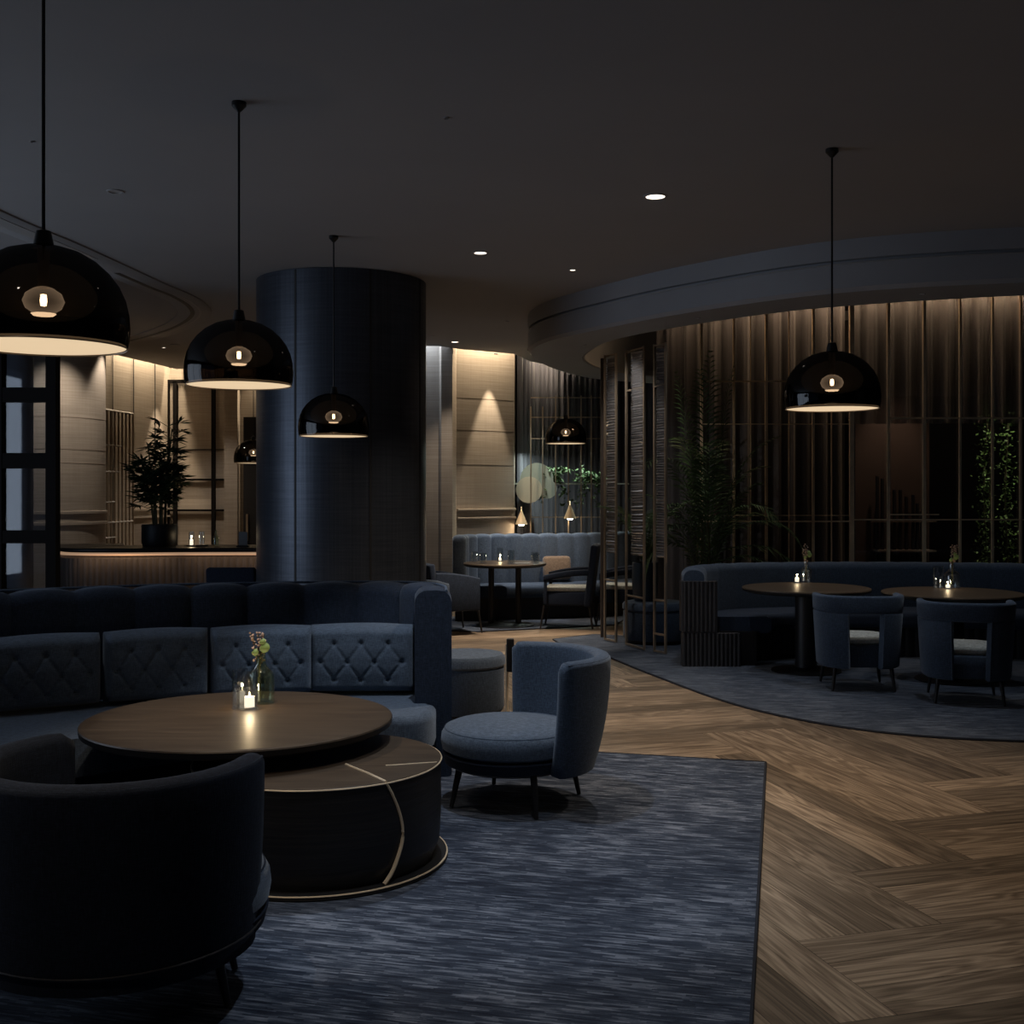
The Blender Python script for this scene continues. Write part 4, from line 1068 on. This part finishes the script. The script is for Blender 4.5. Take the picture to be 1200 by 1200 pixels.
# ------------------------------------------------------------------ open back dining chairs
def sup(a, n=2.7): return 1/((abs(math.cos(a))**n+abs(math.sin(a))**n)**(1/n))
def tub_chair(label, loc, ang, w=.35, zt=.775, group='open back tub chairs'):
    t = thing('dining_chair', label, 'chair', loc, ang, group)        # back along +X local
    def band(a0, a1, z0, z1, th, flare0, flare1, n=30, rad=.02):
        rings = []
        for i in range(n+1):
            a = a0+(a1-a0)*i/n; k = sup(a)
            q = rr(-th, 0, z0, z1, rad, 4); 
            rings.append([(math.cos(a)*k*(w*(flare0+(flare1-flare0)*(z-.2)/.58)+d), math.sin(a)*k*(w*(flare0+(flare1-flare0)*(z-.2)/.58)+d), z) for d, z in q])
        return MB().loops(rings)
    A = math.radians(97); g = math.radians(23)
    band(-A, A, .635, zt, .055, .90, 1.0).build('top_rail', 'navy', t, angle=50)
    band(g, A, .20, .645, .055, .90, 1.0, 18).build('side_panel', 'navy', t, angle=50)
    band(-A, -g, .20, .645, .055, .90, 1.0, 18).build('side_panel', 'navy', t, angle=50)
    def pad(s, z0, z1, r): 
        rings = []
        prof = [(s-r, z0), (s, z0+r), (s, z1-r), (s-r*.3, z1-r*.3), (s-r, z1), (s*.5, z1+.006), (.001, z1+.008)]
        for rad, z in [(0.001, z0)]+prof:
            rings.append([(math.cos(q*2*PI/48)*sup(q*2*PI/48)*rad, math.sin(q*2*PI/48)*sup(q*2*PI/48)*rad, z) for q in range(48)])
        return MB().loops(rings)
    pad(w*.90-.062, .205, .385, .02).build('seat_base', 'navy', t, angle=50)
    pad(w*.90-.07, .386, .445, .022).build('seat_cushion', 'pale_seat', t, angle=50)
    for k in range(4):
        a = PI/4+k*PI/2; rr_ = w*.92
        mb = MB(); mb.tube([(math.cos(a)*rr_*.95, math.sin(a)*rr_*.95, .215), (math.cos(a)*rr_*1.06, math.sin(a)*rr_*1.06, .018)], .018, 10, r2=.010); mb.build('leg', 'black_wood', t)
    for sg in (1, -1):
        mb = MB()
        for aa in (g,):
            k = sup(aa); mb.tube([(math.cos(aa)*k*(w*(.90+.1*(z-.2)/.58)+.002), sg*math.sin(aa)*k*(w*(.90+.1*(z-.2)/.58)+.002), z) for z in (.21, .35, .5, .64)], .004, 6)
        mb.build('piping', 'slate', t)
    return t
c1p = flr(1004, 807); c2p = flr(1131, 822)
ch = tub_chair('open backed blue tub chair facing the table nearer the fluted banquette end', (c1p.x, c1p.y, 0), math.radians(-94))
dup(ch, (c2p.x, c2p.y, 0), math.radians(-104), 'open backed blue tub chair facing the table at the right edge')

# far armchairs
def arm_chair(label, loc, ang, zt=.93, w=.62, d=.62, mat='velvet_dark', group='far blue armchairs', pale=True, open_arm=False):
    t = thing('armchair', label, 'armchair', loc, ang, group)          # faces +X local, back at -X
    MB().box((0, 0, .36), (d-.08, w-.12, .16), bev=.02).build('seat_base', mat, t)
    MB().box((.01, 0, .465), (d-.12, w-.15, .05), bev=.018).build('seat_cushion', 'pale_seat' if pale else mat, t)
    rt = Matrix.Rotation(math.radians(-7), 4, 'Y')
    MB().box((-d/2+.03, 0, .27+(zt-.27)/2), (.08, w, zt-.27), bev=.025, rot=rt).build('backrest', mat, t)
    for s in (1, -1):
        mb = MB(); rings = []
        for i in range(9):
            u = i/8; x = -d/2+.05+(d-.10)*u; z1 = .70-.07*u**2; h = rr(-.028, .028, z1-.07 if open_arm else .27, z1, .02, 3)
            rings.append([(x, s*(w/2-.03)+dd, z) for dd, z in h])
        mb.loops(rings); mb.build('arm', mat, t, angle=50)
        if open_arm: MB().box((d/2-.07, s*(w/2-.03), .45), (.035, .035, .30), bev=.006).build('arm_post', mat, t)
    for sx in (1, -1):
        for s in (1, -1):
            MB().tube([(sx*(d/2-.05), s*(w/2-.06), .28), (sx*(d/2-.01), s*(w/2-.04), .018)], .016, 8, r2=.01).build('leg', 'black_wood', t)
    return t
ac = arm_chair('high backed dark armchair with pale seat facing the far round table', (.66, 13.45, 0), math.radians(172), zt=.98, open_arm=True)
dup(ac, (1.32, 13.72, 0), math.radians(172), 'high backed dark armchair half hidden behind the bronze divider', 'far blue armchairs')
arm_chair('dark blue armchair seen from behind, left of the far round table', (-.72, 12.95, 0), math.radians(25), zt=.80, mat='navy_deep', pale=False)
arm_chair('low dark armchair with its top just above the curved sofa', (-1.04, 11.95, 0), math.radians(60), zt=.74, w=.6, mat='navy', pale=False)
bar_c = arm_chair('dark low backed bar chair in front of the fluted bar', (-2.49, 10.42, 0), math.radians(90), zt=.92, w=.44, d=.4, mat='velvet_dark', pale=False)

# ottomans
def ottoman(label, loc, r, zt=.44, mats=('navy', 'navy'), plinth=True):
    t = thing('ottoman', label, 'ottoman', loc, 0)
    MB().lathe([(0, .05), (r-.015, .05), (r, .08), (r, zt-.10), (r-.005, zt-.095), (0, zt-.095)], seg=64).build('body', mats[0], t)
    MB().lathe([(0, zt-.093), (r-.01, zt-.093), (r+.008, zt-.075), (r+.008, zt-.03), (r-.01, zt-.006), (r-.05, zt), (0, zt+.004)], seg=64).build('cushion', mats[1], t)
    MB().lathe([(0, .0125), (r-.05, .0125), (r-.05, .052), (0, .052)], seg=48).build('plinth', 'black_metal', t)
    return t
ottoman('round blue ottoman tucked behind the right end of the curved sofa', (-.33, 8.15, 0), .275, .455, ('navy', 'slate'))
ottoman('round navy ottoman behind the bronze divider holding a potted palm', (1.50, 12.1, 0), .33, .44)

# slim brass stand
t = thing('brass_stand', 'slim brass stand with dark sleeve between the ottoman and lounge chair', 'stand', (yw(598, 7.5), 7.5, 0))
for x in (-.022, .022): MB().tube([(x, 0, .02), (x, 0, .60)], .010, 10).build('post', 'brass', t)
MB().box((0, -.005, .53), (.05, .035, .22), bev=.01).build('sleeve', 'black_wood', t)
MB().box((0, 0, .018), (.16, .12, .012), bev=.004).build('foot', 'bronze', t)

# ------------------------------------------------------------------ bar
t = thing('bar_counter', 'curved bar counter with fluted front and glowing strip under the black top', 'bar counter')
bc = [(-4.62, 11.75), (-4.42, 11.25), (-4.18, 10.97), (-3.7, 10.92), (-3.2, 10.98), (-2.6, 11.02), (-1.9, 11.02)]
bpth, bt = spline(bc, .02)
MB().sweep(bpth, [(-.62, 1.055), (-.62, 1.02), (.06, 1.02), (.07, 1.03), (.07, 1.045), (.06, 1.055)], ).build('counter_top', 'black_metal', t, angle=40)
nb = len(bpth)
def fl(i):
    k = (i % 3)/3; a = .011*math.sin(PI*k); return [(-.05, 0), (-.05, 1.015), (a, .955), (a, 0.0)]
MB().sweep(bpth, fl).build('fluted_front', simple('bar_fluting', (.12, .10, .088), .5, nscale=6, stretch=(6, 6, .5), namt=.2), t, angle=15)
MB().sweep(bpth, [(.0, .985), (.0, 1.012), (.022, 1.012), (.022, .985)]).build('light_strip', glow('bar_glow', (1, .62, .38), .24), t)
mb = MB(); mb.box((-3.2, 11.55, .98), (2.6, .1, .05)); mb.build('back_edge', 'black_metal', t)
for (a_, b_) in (((-4.15, 10.83), (-3.2, 10.88)), ((-3.1, 10.90), (-2.0, 10.95))):
    c = Vector(((a_[0]+b_[0])/2, (a_[1]+b_[1])/2, 1.005)); L = math.hypot(b_[0]-a_[0], b_[1]-a_[1])
    light('AREA', c, .5, (1, .68, .42), t, 'bar_strip_light', sx=L, sy=.02, rot=(0, 0, math.atan2(b_[1]-a_[1], b_[0]-a_[0])))
# bar objects
def glass_cyl(name, label, cat, loc, r, h, group=None, mat='glass', th=.004):
    o = MB().lathe([(0, 0), (r, 0), (r, h), (r-th, h), (r-th, .01), (0, .01)], seg=32).build(name, M[mat], angle=40)
    o.location = loc; return tag(o, label, cat, group)
def bottle(name, label, cat, loc, r, h, mat='glass', neck=.35, group=None):
    o = MB().lathe([(0, 0), (r, 0), (r, h*.5), (r*.97, h*.56), (r*.75, h*.63), (r*neck*1.15, h*.70), (r*neck, h*.78), (r*neck, h), (r*neck-.003, h), (r*neck-.003, h*.78), (r*.75-.004, h*.62), (r-.005, h*.52), (r-.005, .012), (0, .012)], seg=40).build(name, M[mat], angle=40)
    o.location = loc; return tag(o, label, cat, group)
def candle(label, loc, r=.022, h=.045, power=.4):
    t = thing('candle', label, 'candle', loc)
    MB().lathe([(0, 0), (r, 0), (r, h-.002), (r*.85, h), (0, h-.006)], seg=24).build('wax', M['candle'], t)
    MB().lathe([(0, h), (.0035, h+.006), (.004, h+.010), (0, h+.022)], seg=8).build('flame', M['flame'], t)
    light('POINT', (0, 0, h+.03), power, (1, .72, .42), t, 'candle_light', .01)
    return t
BZ = 1.056
def barp(x, Y=11.3): return (yw(x, Y), Y, BZ)
t = thing('tray', 'small dark tray on the bar beside the potted palm', 'tray', barp(231)); MB().lathe([(0, 0), (.10, 0), (.11, .012), (.1, .012), (0, .006)], seg=32).build('dish', 'black_metal', t)
x, Y, z = barp(231)
candle('lit candle in a slim glass on the bar tray', (x-.055, Y, z+.014), .016, .05, .3)
glass_cyl('drinking_glass', 'slim glass around the candle on the bar tray', 'glass', (x-.055, Y, z+.013), .026, .13)
glass_cyl('drinking_glass', 'taller empty glass at the right of the bar tray', 'glass', (x+.045, Y, z+.013), .028, .13)
bottle('bottle', 'dark patterned glass bottle in the middle of the bar', 'bottle', barp(253), .028, .16, 'green_glass')
o = MB().box((0, 0, .07), (.085, .012, .14), bev=.002).build('menu_card', simple('card', (.25, .25, .26), .6)); o.location = barp(285); tag(o, 'upright grey menu card standing on the bar near the column', 'card')
o = MB().box((0, 0, .006), (.12, .08, .012)).build('card_base', 'black_metal'); o.location = (yw(285, 11.2), 11.2, BZ); tag(o, 'small dark plate in front of the menu card on the bar', 'plate')

# ------------------------------------------------------------------ palms
def frond(mb, base, dirv, L, droop, wl, n=34, wid=.016, rg=R, start=.12, curl=.45):
    d = Vector(dirv).normalized(); hz = Vector((d.x, d.y, 0)); hz = hz.normalized() if hz.length > .01 else Vector((1, 0, 0))
    pts = []; p = Vector(base); v = d.copy(); st = L/n
    for i in range(n+1):
        pts.append(p.copy()); v = (v+Vector((0, 0, -1))*droop*(i/n)*.12).normalized(); p = p+v*st
    mb.tube(pts, .006, 5, r2=.0015)
    for i in range(int(n*start), n+1):
        u = i/n; tdir = (pts[min(i+1, n)]-pts[i-1]).normalized(); side = tdir.cross(Vector((0, 0, 1)))
        if side.length < .05: side = Vector((1, 0, 0))
        side.normalize(); ll = wl*(math.sin(PI*min(1, (u-start)/(1-start)*.85+.15))**.7)*rg.uniform(.85, 1.1)
        for s in (1, -1):
            q = (side*s+tdir*.75+Vector((0, 0, rg.uniform(-.15, .15)))).normalized()
            wv = tdir.cross(q).cross(q).normalized()*wid*.5
            a = pts[i]; m = a+q*ll*.45; e = a+q*ll+Vector((0, 0, -curl*ll*.5))
            mb.quad([a, m+wv, e, m-wv])
def palm(name, label, loc, specs, pot, stem_h, mat='leaf', stems=3, seed=1, wl=.2, wid=.016):
    rg = random.Random(seed)
    t = thing(name, label, 'palm', loc)
    pr, ph, pm = pot
    MB().lathe([(0, 0), (pr*.82, 0), (pr*.95, ph*.2), (pr, ph*.5), (pr*.97, ph), (pr*.88, ph), (pr*.88, ph-.03), (0, ph-.03)], seg=40).build('pot', pm, t)
    MB().lathe([(0, ph-.035), (pr*.88, ph-.03), (0, ph-.02)], seg=24).build('soil', 'soil', t)
    for k in range(stems):
        a = 2*PI*k/stems+.4; r = pr*.35; h = stem_h*rg.uniform(.75, 1)
        MB().tube([(r*math.cos(a), r*math.sin(a), ph-.03), (r*1.1*math.cos(a), r*1.1*math.sin(a), ph+h*.5), (r*.8*math.cos(a), r*.8*math.sin(a), ph+h)], .016, 8, r2=.009).build('stem', 'stem', t)
    for (b, d, L, dr) in specs:
        mb = MB(); frond(mb, b, d, L, dr, wl, rg=rg, wid=wid); mb.build('frond', mat, t, smooth=False, recalc=False)
    return t
# big palm behind the banquette
rg = random.Random(5); sp_ = []
for i in range(13):
    a = rg.uniform(0, 2*PI); z0 = rg.uniform(.5, 1.2); sp_.append(((.06*math.cos(a), .06*math.sin(a), z0), (math.cos(a)*.28, math.sin(a)*.18-.02, 1.0), rg.uniform(1.0, 1.55), rg.uniform(.8, 1.6)))
sp_ += [((0.0, -.02, 1.15), (.02, -.05, 1), 1.95, .2), ((-.03, 0, 1.1), (-.12, -.05, 1), 1.8, .4), ((.05, -.04, 1.1), (.10, -.05, 1), 1.85, .35), ((.02, -.04, 1.3), (-.05, -.08, 1), 1.6, .3),
        ((.08, -.05, 1.05), (.85, -.18, .62), 1.25, 1.5), ((.08, -.05, .95), (1, -.22, .30), 1.25, 1.3), ((.06, -.05, .8), (.9, -.2, .5), 1.1, 2.2), ((-.05, -.05, 1.1), (-.7, -.2, .8), 1.0, 1.8),
        ((-.05, -.05, .9), (-.8, -.1, .6), .9, 2.0), ((.02, -.06, .9), (.35, -.25, .9), 1.2, 1.6), ((-.02, -.06, .9), (-.3, -.2, .9), 1.1, 1.6)]
palm('potted_palm', 'tall feathery palm rising behind the right banquette', (2.02, 12.12, 0), sp_, (.19, .45, 'pot'), .9, 'leaf', 5, 5, .28, .018)
# small palm on ottoman
sp_ = []
for i in range(14):
    a = rg.uniform(0, 2*PI); sp_.append(((.02*math.cos(a), .02*math.sin(a), .42), (math.cos(a)*.4, math.sin(a)*.25, 1), rg.uniform(.5, .95), rg.uniform(.8, 2)))
palm('potted_palm', 'small palm in a blue pot behind the bronze divider', (1.40, 12.1, .446), sp_, (.14, .40, 'pot_blue'), .1, 'leaf', 3, 8, .15, .012)
# bamboo like palm on the bar
def lady_palm():
    rg = random.Random(12)
    t = thing('potted_palm', 'dark leafy lady palm in a black pot on the bar', 'palm', (yw(187, 11.3), 11.3, BZ))
    MB().lathe([(0, 0), (.155, 0), (.17, .03), (.172, .20), (.165, .215), (.15, .215), (.15, .19), (0, .19)], seg=40).build('pot', 'pot', t)
    MB().lathe([(0, .19), (.15, .195), (0, .2)], seg=24).build('soil', 'soil', t)
    for k in range(7):
        a = 2*PI*k/7; r = .055; lean = rg.uniform(.02, .12); h = rg.uniform(.45, .8) if k else .95
        top = Vector((math.cos(a)*(r+lean), math.sin(a)*(r+lean), .2+h))
        MB().tube([(math.cos(a)*r, math.sin(a)*r, .19), (math.cos(a)*(r+lean*.3), math.sin(a)*(r+lean*.3), .2+h*.5), top], .011, 7, r2=.006).build('stem', 'stem', t)
        mb = MB()
        for c in range(20):
            u = .30+.70*c/19; q = Vector((math.cos(a)*(r+lean*u), math.sin(a)*(r+lean*u), .2+h*u))
            aa = rg.uniform(0, 2*PI); dd = Vector((math.cos(aa), math.sin(aa)*.8, rg.uniform(.2, .9))).normalized(); end = q+dd*rg.uniform(.07, .15)
            mb.tube([q, end], .003, 4)
            for f in range(11):
                ph = (f-5)*.3; s = dd.cross(Vector((0, 0, 1))).normalized()
                ld = (dd*math.cos(ph)+s*math.sin(ph)+Vector((0, 0, rg.uniform(-.3, .1)))).normalized(); LL = rg.uniform(.10, .17)
                wv = ld.cross(Vector((0, 0, 1))).normalized()*.013
                mb.quad([end, end+ld*LL*.5+wv, end+ld*LL+Vector((0, 0, -.02)), end+ld*LL*.5-wv])
        mb.build('leaf_cluster', 'leaf_dark', t, smooth=False, recalc=False)
lady_palm()

# ------------------------------------------------------------------ bronze divider with ribbed glass
def divider(label, xa, Ya, xb, Yb, rails, glassx, loc_top=3.035, zbot=.02):
    a, b = Vector((yw(xa, Ya), Ya, 0)), Vector((yw(xb, Yb), Yb, 0)); L = (b-a).length; an = math.atan2(b.y-a.y, b.x-a.x)
    t = thing('glass_divider', label, 'divider', a, an, 'bronze framed ribbed glass dividers')
    for x in (0, L):
        MB().box((x, 0, (loc_top+zbot)/2), (.020, .020, loc_top-zbot)).build('post', 'bronze', t, smooth=False)
    for z in rails: MB().box((L/2, 0, z), (L, .018, .018)).build('rail', 'bronze', t, smooth=False)
    # ribbed glass strip
    g0, g1 = glassx[0]*L, glassx[1]*L
    rg = random.Random(int(xa)); z = .95; rings = []
    while z < loc_top-.04:
        h = rg.uniform(.018, .035)
        dz = rg.uniform(-.004, .004)
        rings.append([(g0, -.004, z), (g1, -.004, z+dz), (g1, .006, z+dz), (g0, .006, z)])
        rings.append([(g0, -.02-rg.uniform(0, .006), z+h*.6), (g1, -.014, z+h*.6+dz), (g1, .006, z+h*.6+dz), (g0, .006, z+h*.6)])
        z += h
    MB().loops(rings).build('ribbed_glass', RG, t, smooth=False)
    return t
RG = simple('ribbed_smoked_glass', (.30, .30, .32), .16, spec=.9, metal=.5)
divider('bronze divider panel with ribbed glass nearest the far dining table', 709, 12.2, 722, 12.0, (3.02, .66, .03), (.25, .95))
divider('second bronze divider panel with ribbed glass, left of the planter', 734, 11.8, 755, 11.42, (3.02, 2.62, .53, .03), (.35, .95))
divider('third bronze divider panel with ribbed glass beside the banquette end', 767, 11.3, 780, 11.15, (3.02, 2.62, .53, .2, .03), (.3, .95))
o = MB().box((yw(706.5, 12.5), 12.5, 1.52), (.05, .04, 3.03)).build('divider_post', simple('brown_post', (.09, .07, .06), .6), smooth=False); tag(o, 'wide brown post at the left of the bronze dividers', 'post')

# ------------------------------------------------------------------ vases, candles and sprigs
def sprig(label, loc, h, sc=1.0, seed=1, leafy=True):
    rg = random.Random(seed); t = thing('flower_sprig', label, 'flowers', loc)
    mb = MB(); fl_ = MB()
    for k in range(7):
        ax = rg.uniform(-.035, .03)*sc; ay = rg.uniform(-.02, .02)*sc; hh = h*rg.uniform(.78, 1.0)
        pts = [(0.002*k-.006, 0, 0), (ax*.3, ay*.3, hh*.6), (ax, ay, hh)]
        mb.tube(pts, .0016*sc, 5)
        for j in range(9):
            u = .62+.38*j/8; c = Vector((ax*u+rg.uniform(-.008, .008)*sc, ay*u+rg.uniform(-.008, .008)*sc, hh*u))
            q = bmesh.ops.create_icosphere(fl_.bm, subdivisions=1, radius=rg.uniform(.004, .0075)*sc)
            bmesh.ops.transform(fl_.bm, matrix=Matrix.Translation(c) @ Matrix.Rotation(rg.uniform(0, 3), 4, 'X') @ Matrix.Diagonal((1, .6, 1.2, 1)), verts=q['verts'])
    mb.build('stems', 'stem', t); fl_.build('blossoms', 'flower', t, smooth=False)
    if leafy:
        lf = MB()
        for (ax, az, r_) in ((.026, h*.70, .020), (.018, h*.78, .013), (-.012, h*.64, .014)):
            rings = []
            for i in range(7):
                u = i/6; w_ = math.sin(PI*u)**.7*r_*sc
                rings.append([(ax*sc+(u-.5)*.4*r_*sc-w_, -.012*sc-.006*sc*math.sin(PI*u), az+(u-.5)*2.2*r_*sc), (ax*sc+(u-.5)*.4*r_*sc, -.012*sc-.010*sc*math.sin(PI*u), az+(u-.5)*2.2*r_*sc), (ax*sc+(u-.5)*.4*r_*sc+w_, -.012*sc-.006*sc*math.sin(PI*u), az+(u-.5)*2.2*r_*sc)])
            lf.loops(rings, closed=False)
        lf.build('round_leaf', 'sage', t)
    return t
# foreground: hurricane glass with candle, bottle vase behind right
TZ = .5525
hp = flr(287, 828, .552)
def at_table(x, y): p = flr(x, y, .552); return (p.x, p.y)
hx, hy = at_table(293, 830)
glass_cyl('hurricane_glass', 'clear cylinder glass holding the lit candle on the large coffee table', 'candle holder', (hx-.025, hy-.0, TZ), .062, .185)
candle('short lit white candle inside the cylinder glass on the coffee table', (hx, hy-.012, TZ+.0115), .024, .048, 1.2)
bottle('bottle_vase', 'green tinted bottle vase standing behind the candle glass', 'vase', (hx+.022, hy+.145, TZ), .066, .255, 'green_glass', .36)
sprig('dried blossom sprig with round leaf in the green bottle vase', (hx+.012, hy+.145, TZ+.014), .37, 1.25, 4)
# T1
def tp(T, x, y): p = flr(x, y, .75); return (p.x, p.y, .7515)
p = tp(T1, 934, 683)
glass_cyl('drinking_glass', 'small glass around the candle on the table nearer the banquette end', 'glass', p, .035, .075)
candle('small lit candle on the table nearer the fluted banquette end', (p[0], p[1], p[2]+.0115), .018, .035, .35)
q_ = (p[0]+.10, p[1]+.06, .7515)
bottle('bottle_vase', 'clear bottle vase on the table nearer the banquette end', 'vase', q_, .055, .20, 'glass', .36)
sprig('cream blossom sprig in the bottle vase nearer the banquette end', (q_[0], q_[1], q_[2]+.014), .34, 1.1, 9)
# T2
p = tp(T2, 1099, 689)
glass_cyl('drinking_glass', 'tall clear glass cylinder on the table at the right edge', 'glass', p, .045, .19)
q_ = (p[0]+.13, p[1]+.02, .7515)
bottle('bottle_vase', 'wide clear bottle vase on the table at the right edge', 'vase', q_, .07, .21, 'glass', .36)
sprig('cream blossom sprig in the vase on the table at the right edge', (q_[0], q_[1], q_[2]+.014), .36, 1.2, 15)
r_ = (p[0]+.05, p[1]-.10, .7515)
candle('small lit tea light on the table at the right edge', (r_[0], r_[1], r_[2]+.0115), .018, .02, .35)
glass_cyl('tealight_glass', 'low tealight glass in front of the vase at the right edge', 'candle holder', r_, .032, .06)
# T3
for x, y, lab in ((553, 658, 'leftmost stemless glass on the far round table'), (566, 660, 'second stemless glass from the left on the far round table'), (586, 658, 'tall glass with candle left of centre on the far table'), (599, 661, 'tall glass just right of centre on the far table'), (626, 659, 'rounded glass near the right rim of the far table'), (635, 661, 'rightmost glass on the far table')):
    p = tp(T3, x, y); d = Vector((p[0]-T3[0], p[1]-T3[1]));
    if d.length > .42: d = d.normalized()*.42
    pos = (T3[0]+d.x, T3[1]+d.y, .7515); glass_cyl('drinking_glass', lab, 'glass', pos, .042, .12 if x not in (586, 599) else .16, 'glasses on the far round table', th=.006)
p = tp(T3, 586, 658); candle('tiny lit candle inside a tall glass on the far table', (p[0], p[1], .7515+.0115), .016, .03, .6)
o = MB().box((0, 0, .006), (.17, .11, .012), bev=.003).build('menu_book', simple('menu_grey', (.3, .31, .33), .5)); p = tp(T3, 612, 661); o.location = (p[0], p[1], .7515); tag(o, 'thin grey menu lying on the far round table', 'menu')
